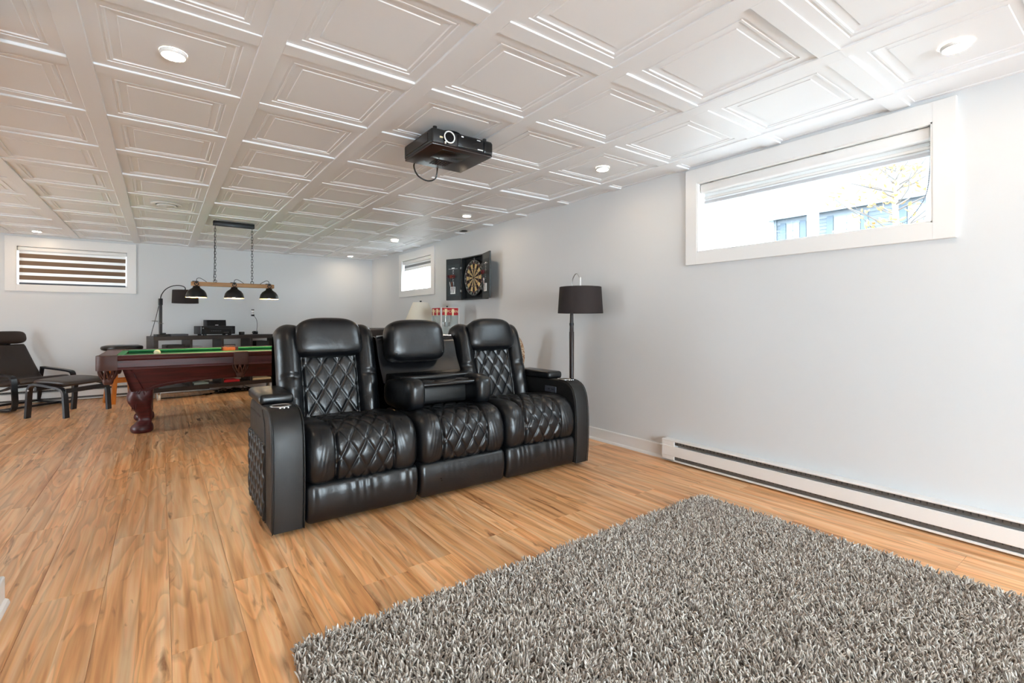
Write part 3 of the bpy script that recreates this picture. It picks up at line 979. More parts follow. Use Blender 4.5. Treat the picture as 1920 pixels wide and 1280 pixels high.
# ================================================================== PROJECTOR
def build_projector():
    t = thing('projector', 'black video projector hanging from the white ceiling', 'projector', (1.318, 2.43, ZC + .012), wc=True)
    x0, x1, y0, y1, z0, z1 = 1.130, 1.508, 2.252, 2.612, 1.908, 1.996
    BP = MT['black_plastic']; BS = MT['black_satin']
    body = part(B().rbox(x0, x1, y0 + .004, y1, z0 + .006, z1, .014, 3), 'body', BS, t, smooth=40)
    part(B().rbox(x0 + .004, x1 - .004, y0 + .006, y1 - .004, z0, z0 + .012, .004, 2), 'underside', mat('projector_underside', '2a1c1a', .28), t, smooth=40)
    # recessed lamp cover and vents underneath
    part(B().rbox(x0 + .085, x0 + .26, y0 + .05, y0 + .20, z0 - .002, z0 + .004, .008, 2), 'lamp_cover', BP, t, smooth=40)
    for k in range(7):
        part(B().box(x0 + .13 + k * .016, x0 + .14 + k * .016, y0 + .215, y0 + .30, z0 - .0012, z0 + .003), 'vent_slot', BP, t)
    # lens
    lx, lz = 1.224, 1.955
    ln = part(B().tube([(lx, y0 - .012, lz), (lx, y0 + .03, lz)], [.031, .033], 28), 'lens_barrel', BP, t, smooth=40)
    part(B().torus((lx, y0 - .012, lz), .0295, .0038, 'Y', 32, 8), 'lens_ring', MT['white_metal'], ln, smooth=180)
    part(B().torus((lx, y0 - .008, lz), .020, .003, 'Y', 28, 8), 'inner_ring', MT['grey_box'], ln, smooth=180)
    part(B().pillow((lx, y0 + .0, lz), (.018, .012, .018), (2, 2, 2), 8), 'lens_glass', mat('lens_glass', '3c4440', .05, spec=.9), ln, smooth=180)
    part(B().rbox(lx - .026, lx - .018, y0 - .012, y0, lz - .038, lz - .024, .002, 1), 'zoom_lever', MT['white_metal'], ln)
    # front panels
    part(B().rbox(x0 + .15, x1 - .07, y0 - .003, y0 + .01, z0 + .014, z1 - .010, .004, 2), 'front_panel', BP, t, smooth=40)
    part(B().rbox(x1 - .062, x1 - .006, y0 - .002, y0 + .01, z0 + .012, z1 - .012, .006, 2), 'front_corner_panel', BP, t, smooth=40)
    part(B().rbox(x0 - .002, x0 + .004, y0 + .05, y1 - .03, z0 + .022, z1 - .014, .003, 1), 'side_grille', BP, t)
    for nm, px, pz, w, h, m in (('yellow_badge', x0 + .045, 1.952, .022, .009, 'cream_print'), ('maker_mark', x0 + .17, 1.978, .014, .007, 'white_print'), ('front_print', x1 - .11, 1.979, .022, .004, 'white_print'), ('model_print', x1 - .105, 1.930, .034, .005, 'white_print')):
        part(B().box(px, px + w, y0 - .0042 if px > x0 + .1 else y0 + .0032, y0 + .006, pz - h/2, pz + h/2), nm, MT[m], t)
    # feet now on top, ceiling plate and stem
    for fx, fy in ((x0 + .03, y0 + .03), (x1 - .04, y0 + .03)):
        part(B().cyl((fx, fy, z1 - .002), (fx, fy, z1 + .014), .011, n=14), 'adjusting_foot', BP, t, smooth=40)
    part(B().lathe([(.0, .0), (.075, .0), (.078, -.006), (.06, -.016), (.032, -.02), (.0, -.02)], (1.318, 2.43, ZC + .012), 32, cap=False), 'ceiling_plate', BP, t, smooth=40)
    part(B().cyl((1.318, 2.43, ZC), (1.318, 2.43, z1 - .004), .028, n=18), 'mount_stem', BP, t, smooth=40)
    part(B().rbox(1.25, 1.386, 2.40, 2.46, z1 - .002, z1 + .008, .003, 1), 'mount_arm', BP, t)
    # power cable looping down behind
    pts, _ = spline([(1.20, 2.60, 1.935), (1.205, 2.64, 1.90), (1.24, 2.655, 1.855), (1.30, 2.65, 1.835), (1.345, 2.64, 1.855), (1.35, 2.625, 1.905), (1.335, 2.60, 1.925)], 30)
    part(B().tube([tuple(p) for p in pts], .0045, 8), 'power_cable', BP, t, smooth=180)
build_projector()

# ================================================================== CEILING VENT, BLACK CAP
def build_vent():
    t = thing('ceiling_vent', 'round white air vent on the ceiling left of the hanging lamp', 'vent', (cell_x(0), cell_y(5), ZC + .0115))
    part(B().lathe([(.115, 0), (.117, -.006), (.10, -.014), (.086, -.010), (.085, -.002)], n=40, cap=False), 'outer_ring', MT['white_metal'], t, smooth=50)
    part(B().lathe([(.074, -.010), (.076, -.018), (.064, -.024), (.058, -.018)], n=40, cap=False), 'middle_ring', MT['white_metal'], t, smooth=50)
    part(B().lathe([(0, -.026), (.035, -.025), (.05, -.019), (.048, -.012), (0, -.012)], n=36, cap=False), 'centre_cone', MT['white_metal'], t, smooth=50)
    part(B().lathe([(0, -.001), (.09, -.001)], n=36, cap=False), 'duct', MT['dark_slot'], t)
build_vent()
cap = part(B().lathe([(0, -.006), (.040, -.006), (.047, -.004), (.05, 0)], (2.862, 4.905, ZC + .0125), 28, cap=False), 'black_ceiling_cap', MT['black_satin'], loc=(2.862, 4.905, ZC + .0125), smooth=40)
tag(cap, 'small black round cap on the ceiling edge above the dartboard', 'cap')

# ================================================================== PENDANT OVER THE POOL TABLE
MT['bulb'] = lamp_mat('lit_bulb', (1., .72, .40), 150.)
def build_pendant():
    Y = 5.88; xc = .628
    t = thing('pendant_lamp', 'hanging lamp with three black dome shades on a wooden bar above the pool table', 'lamp', (xc, Y, ZC), wc=True)
    BMt = MT['black_metal']; LIN = mat('gold_shade_lining', 'e3c48c', .4)
    part(B().rbox(.436, .818, Y - .03, Y + .03, ZC - .046, ZC + .001, .004, 2), 'canopy', BMt, t, smooth=40)
    zb = 1.372
    bar = part(B().rbox(.245, 1.012, Y - .022, Y + .022, zb - .021, zb + .021, .005, 2), 'wooden_bar', MT['oakbar'], t, smooth=40)
    for x in (.455, .797):
        ch = B()
        z = ZC - .046; k = 0; L_ = .040
        top, bot = ZC - .048, zb + .045
        n = int((top - bot) / (L_ * .74)); st = (top - bot) / n
        for k in range(n):
            zc = top - st * (k + .5); h = st * .68; w = .0085
            pts = []
            for q in range(12):
                a = 2 * PI * q / 12
                dx, dz = w * math.cos(a), (h * .55) * math.sin(a) + (h * .45 if math.sin(a) > 0 else -h * .45)
                pts.append((x + dx, Y, zc + dz) if k % 2 else (x, Y + dx, zc + dz))
            ch.tube(pts, .0021, 5, closed=True)
        part(ch, 'chain', BMt, t, smooth=180)
        part(B().torus((x, Y, zb + .034), .0145, .0028, 'Y', 20, 6), 'hanging_ring', BMt, t, smooth=180)
    pts, _ = spline([(.455, Y + .006, ZC - .05), (.452, Y + .012, 1.75), (.447, Y + .012, 1.5), (.443, Y + .01, 1.44), (.46, Y, zb + .02)], 24)
    part(B().tube([tuple(p) for p in pts], .0026, 6), 'supply_cord', BMt, t, smooth=180)
    for x in (.292, .628, .963):
        prof = [(.020, .0), (.030, -.006), (.033, -.020), (.046, -.030), (.068, -.046), (.084, -.070), (.0925, -.100), (.0945, -.118)]
        inner = [(r - .003, z) for r, z in prof[::-1]]
        sh = part(B().lathe(prof, (x, Y, 1.352), 40, cap=False), 'dome_shade', BMt, t, smooth=60)
        part(B().lathe([(.0945, -.118), (.0925, -.119)] + inner[1:-2], (x, Y, 1.352), 40, cap=False), 'shade_lining', LIN, sh, smooth=60)
        part(B().lathe([(.0, .046), (.021, .046), (.023, .03), (.021, .0), (.0, .0)], (x, Y, 1.352), 24, cap=False), 'lamp_holder', BMt, sh, smooth=50)
        part(B().rbox(x - .036, x + .016, Y - .026, Y + .026, 1.393, 1.400, .002, 1), 'bracket_top', BMt, sh)
        part(B().torus((x, Y - .024, zb), .017, .004, 'Y', 18, 6), 'bracket_clamp', BMt, sh, smooth=180)
        part(B().pillow((x, Y, 1.268), (.029, .029, .034), (2, 2, 2), 8), 'bulb', MT['bulb'], sh, smooth=180)
        s = 1 if x < .9 else -1
        pts, _ = spline([(x, Y, 1.40), (x + s * .005, Y, 1.425), (x + s * .03, Y, 1.432), (x + s * .075, Y, 1.405), (x + s * .105, Y, 1.378)], 20)
        part(B().tube([tuple(p) for p in pts], .0028, 6), 'cord', BMt, sh, smooth=180)
build_pendant()

# ================================================================== POOL TABLE
def build_pool():
    X0, X1, Y0, Y1 = -.435, 1.66, 5.19, 6.36
    xm = (X0 + X1)/2
    t = thing('pool_table', 'dark mahogany pool table with green cloth and carved legs', 'pool table', (xm, (Y0+Y1)/2, 0), wc=True)
    MA = MT['mahogany']
    ZR0, ZR1 = .582, .700
    # slate bed with cloth
    part(B().box(X0 + .10, X1 - .10, Y0 + .10, Y1 - .10, .628, .662), 'cloth_bed', MT['cloth_green'], t)
    pk = .115       # half length of the pocket gaps
    def rail_prof(y0, sgn):
        p = [(0, ZR0), (0.004, ZR0 + .012), (.010, ZR0 + .020), (.010, ZR0 + .075), (0., ZR0 + .088), (-.004, ZR0 + .108), (.004, ZR1), (.125, ZR1), (.125, ZR0)]
        return [(y0 + sgn * a, z) for a, z in p]
    cush = [(.118, ZR1 - .001), (.165, .697), (.172, .690), (.150, .668), (.118, .664)]
    xseg = ((X0 + pk + .025, xm - .062), (xm + .062, X1 - pk - .025))
    for y0, s in ((Y0, 1), (Y1, -1)):
        for a, c in xseg:
            r = part(B().prism(rail_prof(y0, s), 'X', a, c), 'rail', MA, t, bevel=0)
            part(B().prism([(y0 + s * p, z) for p, z in cush], 'X', a + .03, c - .015), 'cushion', MT['cloth_green'], r)
            for k in range(3):
                xx = a + (c - a) * (k + 1) / 4
                part(B().lathe([(0, ZR1 + .0006), (.006, ZR1 + .0006)], (xx, y0 + s * .06, 0), 10, cap=False), 'sight', MT['cream_print'], r)
    for x0, s in ((X0, 1), (X1, -1)):
        r = part(B().prism([(x0 + s * (a - Y0), z) for a, z in rail_prof(Y0, 1)], 'Y', Y0 + pk + .025, Y1 - pk - .025), 'rail', MA, t)
        part(B().prism([(x0 + s * p, z) for p, z in cush], 'Y', Y0 + pk + .05, Y1 - pk - .05), 'cushion', MT['cloth_green'], r)
    # corner castings: rounded leather-covered blocks with an open pocket
    def corner(cx, cy, sx, sy):
        n = 14; out = []
        R_ = .065
        # outline in local quadrant (x to the outside)
        pts = [(-.145, 0.)] + [(0 - R_ + R_ * math.sin(a), 0 + 0 * a) for a in ()]
        poly = [(.140, -.001), (.060, -.004)]
        for k in range(7):
            a = PI * 1.5 - k * PI / 12
            poly.append((.055 + .058 * math.cos(a), .055 + .058 * math.sin(a)))
        poly += [(-.004, .060), (-.001, .140), (.075, .140), (.085, .105), (.105, .085), (.140, .075)]
        P = [(cx + sx * a, cy + sy * b_) for a, b_ in poly]
        c = part(B().prism(P, 'Z', ZR0 - .004, ZR1 + .003, .004, 2), 'corner_cap', MT['pocket_leather'], t, smooth=50)
        ox, oy = cx + sx * .095, cy + sy * .095
        part(B().lathe([(.060, .69), (.058, .62), (.05, .60)], (ox, oy, 0), 20, cap=False), 'pocket_liner', MT['dark_slot'], c)
        basket(cx + sx * .075, cy + sy * .075, c)
    def basket(ox, oy, par, tan=False):
        """hanging carved leather pocket: ring of straps drawn in to a cup"""
        b = B()
        n = 9
        for k in range(n):
            a = 2 * PI * k / n
            for da in (.34, -.34):
                pts = []
                for q in range(6):
                    f = q / 5
                    r = .062 - .028 * f ** 1.4 + .006 * math.sin(PI * f)
                    aa = a + da * (1 - f) * (1 if True else 0)
                    pts.append((ox + r * math.cos(aa), oy + r * math.sin(aa), .585 - .085 * f))
                b.tube(pts, .0075, 5)
        b.lathe([(.036, .512), (.040, .500), (.036, .475), (.026, .458), (.0, .455)], (ox, oy, 0), 18, cap=False)
        part(b, 'pocket_basket', MT['pocket_leather'], par, smooth=60)
    for cx, sx in ((X0, 1), (X1, -1)):
        for cy, sy in ((Y0, 1), (Y1, -1)):
            corner(cx, cy, sx, sy)
    for y0, s in ((Y0, 1), (Y1, -1)):
        c = part(B().rbox(xm - .063, xm + .063, min(y0 - s * .008, y0 + s * .10), max(y0 - s * .008, y0 + s * .10), ZR0 - .006, ZR1 + .006, .012, 3), 'side_pocket_cap', MT['pocket_leather'], t, smooth=50)
        part(B().lathe([(.062, .663), (.064, .685), (.060, .6985), (.054, .699), (.05, .69), (.05, .664)], (xm, y0 + s * .135, 0), 26, cap=False, sy=.7), 'pocket_ring', MT['pocket_tan'], c, smooth=50)
        part(B().lathe([(0, .6635), (.05, .6635)], (xm, y0 + s * .135, 0), 22, cap=False, sy=.7), 'pocket_hole', MT['dark_slot'], c)
        basket(xm, y0 + s * .055, c)
    # cabinet: sloped panels with an arched lower edge
    n = 40
    for y0, s in ((Y0, 1), (Y1, -1)):
        xs = np.linspace(0, 1, n)
        top = np.stack([X0 + .16 + xs * (X1 - X0 - .32), np.full(n, y0 + s * .085), np.full(n, ZR0 + .02)], -1)
        arch = .375 + .075 * np.sin(PI * np.clip((xs - .08) / .84, 0, 1)) ** .55
        bot = np.stack([X0 + .225 + xs * (X1 - X0 - .45), np.full(n, y0 + s * .15), arch], -1)
        f2 = bot + np.array([0, s * .03, 0]); t2 = top + np.array([0, s * .03, 0])
        g = np.stack([t2, top, bot, f2], 1)
        if s > 0: g = g[::-1]
        ap = part(B().grid(g, cv=True), 'side_panel', MA, t, smooth=40)
        pts = [(p[0] + (.02 if i == 0 else 0), p[1] - s * .004 - s * .012 * 0, p[2] + .022) for i, p in enumerate(bot[2:-2])]
        part(B().tube(pts, .006, 6), 'moulding', MA, ap, smooth=180)
        lft = [(bot[2][0] , bot[2][1] - s * .004, bot[2][2] + .022), (top[1][0] + .02, top[1][1] - s * .003, ZR0 - .01)]
        part(B().tube(lft, .005, 6), 'moulding', MA, ap, smooth=180)
    for x0, s in ((X0, 1), (X1, -1)):
        V = [(x0 + s * .16, Y0 + .085, ZR0 + .02), (x0 + s * .16, Y1 - .085, ZR0 + .02), (x0 + s * .225, Y1 - .15, .375), (x0 + s * .225, Y0 + .15, .375)]
        V2 = [(a + s * .03, b_, c) for a, b_, c in V]
        F = [(0, 1, 2, 3), (7, 6, 5, 4), (0, 4, 5, 1), (1, 5, 6, 2), (2, 6, 7, 3), (3, 7, 4, 0)]
        part(B().raw(V + V2, F), 'end_panel', MA, t)
    # carved ball-and-claw legs
    def leg(lx, ly, sx, sy):
        st = [(.400, .092, .0, .0), (.375, .094, -.002, 0), (.335, .097, -.010, 0), (.285, .092, -.010, 0), (.235, .080, .000, 0), (.185, .066, .014, 0), (.140, .056, .024, 0),
              (.110, .055, .024, 0), (.085, .064, .012, 0), (.060, .078, .004, 0), (.035, .084, .002, 0), (.012, .080, .002, 0), (0., .068, .002, 0)]
        prof, _ = spline([s_[:3] for s_ in st], 40)
        P = []
        n = 28
        for z, r, ox in prof:
            ring = []
            for k in range(n):
                a = 2 * PI * k / n
                cr = .012 * max(0, math.sin((z - .20) * 15)) * math.cos(5 * a + z * 26) if z > .2 else .0
                toe = .006 * math.cos(4 * a) if z < .07 else 0
                e = 3.2
                rr = (abs(math.cos(a)) ** e + abs(math.sin(a)) ** e) ** (-1 / e)
                q = r * rr * .93 + cr * .5 + toe
                ring.append((lx + sx * ox + q * math.cos(a), ly + sy * ox * .6 + q * math.sin(a), z))
            P.append(ring)
        b = B().grid(np.array(P), cv=True)
        b.f = [f[::-1] for f in b.f]
        b.raw(P[-1], [tuple(range(n))])
        lg = part(b, 'leg', MA, t, smooth=180)
        for k in range(5):
            pts = []
            for q in range(8):
                f = q / 7; z = .39 - .19 * f
                r = .088 - .02 * f
                a = -PI/2 * sy + (k - 2) * .22 + .5 * f * (1 if k > 2 else -1) * sx
                pts.append((lx + sx * -.008 + r * 1.06 * math.cos(a), ly + r * 1.10 * math.sin(a), z))
            part(B().tube(pts, [.004, .006, .006, .006, .005, .005, .004, .002], 6), 'carving', MA, lg, smooth=180)
    for lx, sx in ((X0 + .295, 1), (X1 - .295, -1)):
        for ly, sy in ((Y0 + .245, 1), (Y1 - .245, -1)):
            leg(lx, ly, sx, sy)
build_pool()
ball = part(B().pillow((0, 0, 0), (.0285, .0285, .0285), (2, 2, 2), 12), 'billiard_ball', mat('ivory_ball', 'f0e4bd', .12), smooth=180)
ball.location = (-.03, 5.71, .662 + .0285)
tag(ball, 'cream white cue ball lying on the green pool table', 'ball')

# ================================================================== BASEBOARD HEATERS
def build_heater(name, label, loc, rotz, L_):
    """local: back on y=0 plane at the wall, body towards -y, running along +x"""
    t = thing(name, label, 'heater', loc, rotz, group='white baseboard heaters')
    WM = MT['white_metal']
    D_ = .062
    part(B().rbox(0, L_, -D_, -.001, .148, .158, .002, 1), 'top_cover', WM, t)
    part(B().rbox(0, L_, -.012, -.001, .012, .15, .001, 1), 'back_plate', WM, t)
    part(B().rbox(.001, L_ - .001, -D_ - .003, -D_ + .004, .048, .118, .002, 1), 'front_panel', WM, t)
    part(B().rbox(0, L_, -D_ + .002, -.002, .010, .022, .002, 1), 'bottom_rail', WM, t)
    for a, c in ((0, .10), (L_ - .14, L_)):
        part(B().rbox(a, c, -D_ + .002, -.004, .012, .150, .002, 1), 'end_box', WM, t)
    part(B().box(.1, L_ - .14, -.052, -.013, .125, .145), 'upper_slot', MT['heater_slot'], t)
    part(B().box(.1, L_ - .14, -.055, -.013, .024, .047), 'lower_slot', MT['heater_slot'], t)
    fins = B()
    n = int((L_ - .3) / .025)
    for k in range(n):
        xx = .12 + k * .025
        fins.box(xx, xx + .004, -.056, -.05, .135, .146).box(xx, xx + .004, -.058, -.053, .040, .047)
    f = part(fins, 'fins', MT['dark_slot'], t); f['kind'] = 'stuff'
    return t
build_heater('baseboard_heater', 'long white baseboard heater under the wide window', (XW, 2.155, 0), -PI/2, 2.05)
build_heater('baseboard_heater', 'white baseboard heater on the far wall behind the stool', (-1.9, YW, 0), 0, 2.6)

# ================================================================== LAMPS
def shade(b, c, r0, r1, h, n=48):
    """open drum: bottom radius r0 at c.z, top radius r1"""
    return b.lathe([(r0, 0), (r1, h), (r1 - .003, h), (r0 - .003, 0), (r0, 0)], c, n, cap=False)
def build_floor_lamp():
    px, py = 2.752, 2.945
    t = thing('floor_lamp', 'black floor lamp with a dark drum shade standing beside the sofa', 'lamp', (px, py, 0), wc=True)
    part(B().lathe([(0, 0), (.125, 0), (.128, .01), (.12, .02), (.03, .026), (0, .026)], (px, py, 0), 36, cap=False), 'base', MT['black_metal'], t, smooth=50)
    pole = part(B().lathe([(.017, .02), (.018, .5), (.0195, .9), (.017, .905), (.0165, .96), (.0135, 1.05), (.012, 1.24)], (px, py, 0), 18), 'pole', mat('brown_black_pole', '2a1f1d', .4), t, smooth=50)
    part(B().lathe([(.0185, .955), (.0185, .975)], (px, py, 0), 16), 'pole_collar', MT['black_metal'], pole)
    sx, sy = 2.742, 2.832
    sh = part(shade(B(), (sx, sy, 1.054), .182, .168, .212), 'lamp_shade', MT['shade_dark'], t, smooth=50)
    for a in range(3):
        an = a * 2 * PI / 3
        part(B().cyl((sx, sy, 1.262), (sx + .167 * math.cos(an), sy + .167 * math.sin(an), 1.262), .002, n=6), 'shade_spoke', MT['black_metal'], sh)
    pts, _ = spline([(px, py, 1.24), (px, py - .005, 1.315), (px - .002, py - .03, 1.362), (px - .006, py - .066, 1.380), (sx, sy + .022, 1.362), (sx, sy, 1.325), (sx, sy, 1.26)], 30)
    part(B().tube([tuple(p) for p in pts], .0042, 8), 'curved_arm', MT['steel'], t, smooth=180)
    part(B().cyl((sx, sy, 1.255), (sx, sy, 1.345), .007, n=12), 'socket_stem', MT['white_metal'], t, smooth=50)
build_floor_lamp()

def build_table_lamp():
    x, y = 2.60, 5.50; zt = .66
    t = thing('table_lamp', 'table lamp with a cream cone shade behind the sofa', 'lamp', (x, y, zt), wc=True)
    part(B().lathe([(0, 0), (.075, 0), (.078, .012), (.05, .03), (.035, .06), (.06, .12), (.07, .17), (.05, .23), (.018, .26), (.012, .30), (.012, .50)], (x, y, zt), 28, cap=False), 'lamp_base', mat('dark_bronze', '3a2c24', .35, metal=.5), t, smooth=60)
    part(shade(B(), (x, y, .975), .195, .094, .248), 'lamp_shade', MT['shade_cream'], t, smooth=50)
    part(B().lathe([(0, .0), (.006, .0), (.007, .006), (.013, .010), (.013, .020), (.0, .022)], (x, y, 1.222), 16, cap=False), 'finial', MT['black_metal'], t, smooth=50)
    part(B().cyl((x - .094, y, 1.221), (x + .094, y, 1.221), .0022, n=6), 'shade_spoke', MT['black_metal'], t)
build_table_lamp()

# ================================================================== SIDEBOARD, POPCORN MACHINE
def build_sideboard():
    t = thing('sideboard', 'dark wooden sideboard along the right wall behind the sofa', 'sideboard', (2.65, 5.2, 0), wc=True)
    D = MT['darkwood']
    part(B().rbox(2.36, 2.92, 4.66, 5.82, .635, .66, .003, 1), 'top_board', D, t)
    part(B().box(2.38, 2.91, 4.68, 5.80, .08, .635), 'body', D, t)
    for k in range(3):
        y0 = 4.69 + k * .37
        d = part(B().rbox(2.365, 2.381, y0, y0 + .36, .10, .62, .002, 1), 'door', D, t)
        part(B().cyl((2.35, y0 + .32, .42), (2.366, y0 + .32, .42), .008, n=10), 'knob', MT['steel'], d)
    for x in (2.40, 2.88):
        for y in (4.70, 5.78):
            part(B().cyl((x, y, 0), (x, y, .08), .018, n=10), 'leg', D, t)
build_sideboard()

def build_popcorn():
    x0, x1, y0, y1, z0 = 2.512, 2.752, 4.80, 5.03, .66
    zt = 1.143
    t = thing('popcorn_machine', 'red and silver popcorn machine standing behind the sofa', 'popcorn machine', ((x0+x1)/2, (y0+y1)/2, z0), wc=True)
    WMt = mat('silver_paint', 'd6d4d2', .3)
    part(B().rbox(x0, x1, y0, y1, z0, z0 + .15, .006, 2), 'base', MT['red_print'], t, smooth=40)
    for cx in (x0, x1 - .018):
        for cy in (y0, y1 - .018):
            part(B().rbox(cx, cx + .018, cy, cy + .018, z0 + .14, zt, .003, 1), 'corner_post', WMt, t)
    top = part(B().rbox(x0 + .006, x1 - .006, y0 + .006, y1 - .006, 1.06, zt - .002, .003, 1), 'top_box', WMt, t)
    part(B().rbox(x0 + .02, x1 - .02, y0 + .02, y1 - .02, zt - .003, zt + .003, .002, 1), 'lid', WMt, top)
    part(B().lathe([(0, 0), (.012, 0), (.009, .01), (.012, .02), (0, .024)], ((x0+x1)/2 + .02, (y0+y1)/2, zt), 14, cap=False), 'knob', MT['black_plastic'], top, smooth=50)
    for nm, sgn in (('front', 0), ('side', 1)):
        if sgn == 0:
            p = part(B().box(x0 + .02, x1 - .02, y0 - .001, y0 + .008, 1.058, zt - .004), 'sign_panel', MT['red_print'], top)
            M4 = Matrix.Translation(((x0+x1)/2, y0 - .0015, 1.099)) @ Matrix.Rotation(PI/2, 4, 'X')
            wl = .2
        else:
            p = part(B().box(x0 - .001, x0 + .008, y0 + .02, y1 - .02, 1.058, zt - .004), 'sign_panel', MT['red_print'], top)
            M4 = Matrix.Translation((x0 - .0015, (y0+y1)/2, 1.099)) @ Matrix.Rotation(-PI/2, 4, 'Z') @ Matrix.Rotation(PI/2, 4, 'X')
            wl = .19
        part(B().text('POPCORN', .042, M4), 'lettering', MT['cream_print'], p)
        for k in (-.0585, .0315):
            cup = B()
            pts = [(k - .0135, .022), (k + .0135, .022), (k + .0100, -.046), (k - .0100, -.046)]
            V = [tuple(M4 @ Vector((a, b_, .0022))) for a, b_ in pts] + [tuple(M4 @ Vector((a, b_, -.004))) for a, b_ in pts]
            cup.raw(V, [(3, 2, 1, 0), (0, 1, 5, 4), (1, 2, 6, 5), (2, 3, 7, 6), (3, 0, 4, 7)])
            for q in range(5):
                c = M4 @ Vector((k - .011 + q * .0055, .024, .001))
                cup.pillow(tuple(c), (.0055, .0055, .0055), (2, 2, 2), 4)
            part(cup, 'popcorn_cup_print', MT['cream_print'], p)
    for a in (('X', x0 + .003, y0 + .018, y1 - .018), ('X', x1 - .006, y0 + .018, y1 - .018), ('Y', y0 + .003, x0 + .018, x1 - .018), ('Y', y1 - .006, x0 + .018, x1 - .018)):
        b = B().box(a[1], a[1] + .003, a[2], a[3], z0 + .15, 1.06) if a[0] == 'X' else B().box(a[2], a[3], a[1], a[1] + .003, z0 + .15, 1.06)
        part(b, 'glass_side', MT['glass'], t)
    part(B().lathe([(.0, .0), (.05, .0), (.055, .05), (.052, .05), (.045, .004)], ((x0+x1)/2, (y0+y1)/2, .93), 22, cap=False), 'kettle', MT['steel'], t, smooth=50)
    part(B().cyl(((x0+x1)/2, (y0+y1)/2, .98), ((x0+x1)/2, (y0+y1)/2, 1.06), .006, n=8), 'kettle_hanger', MT['steel'], t)
build_popcorn()

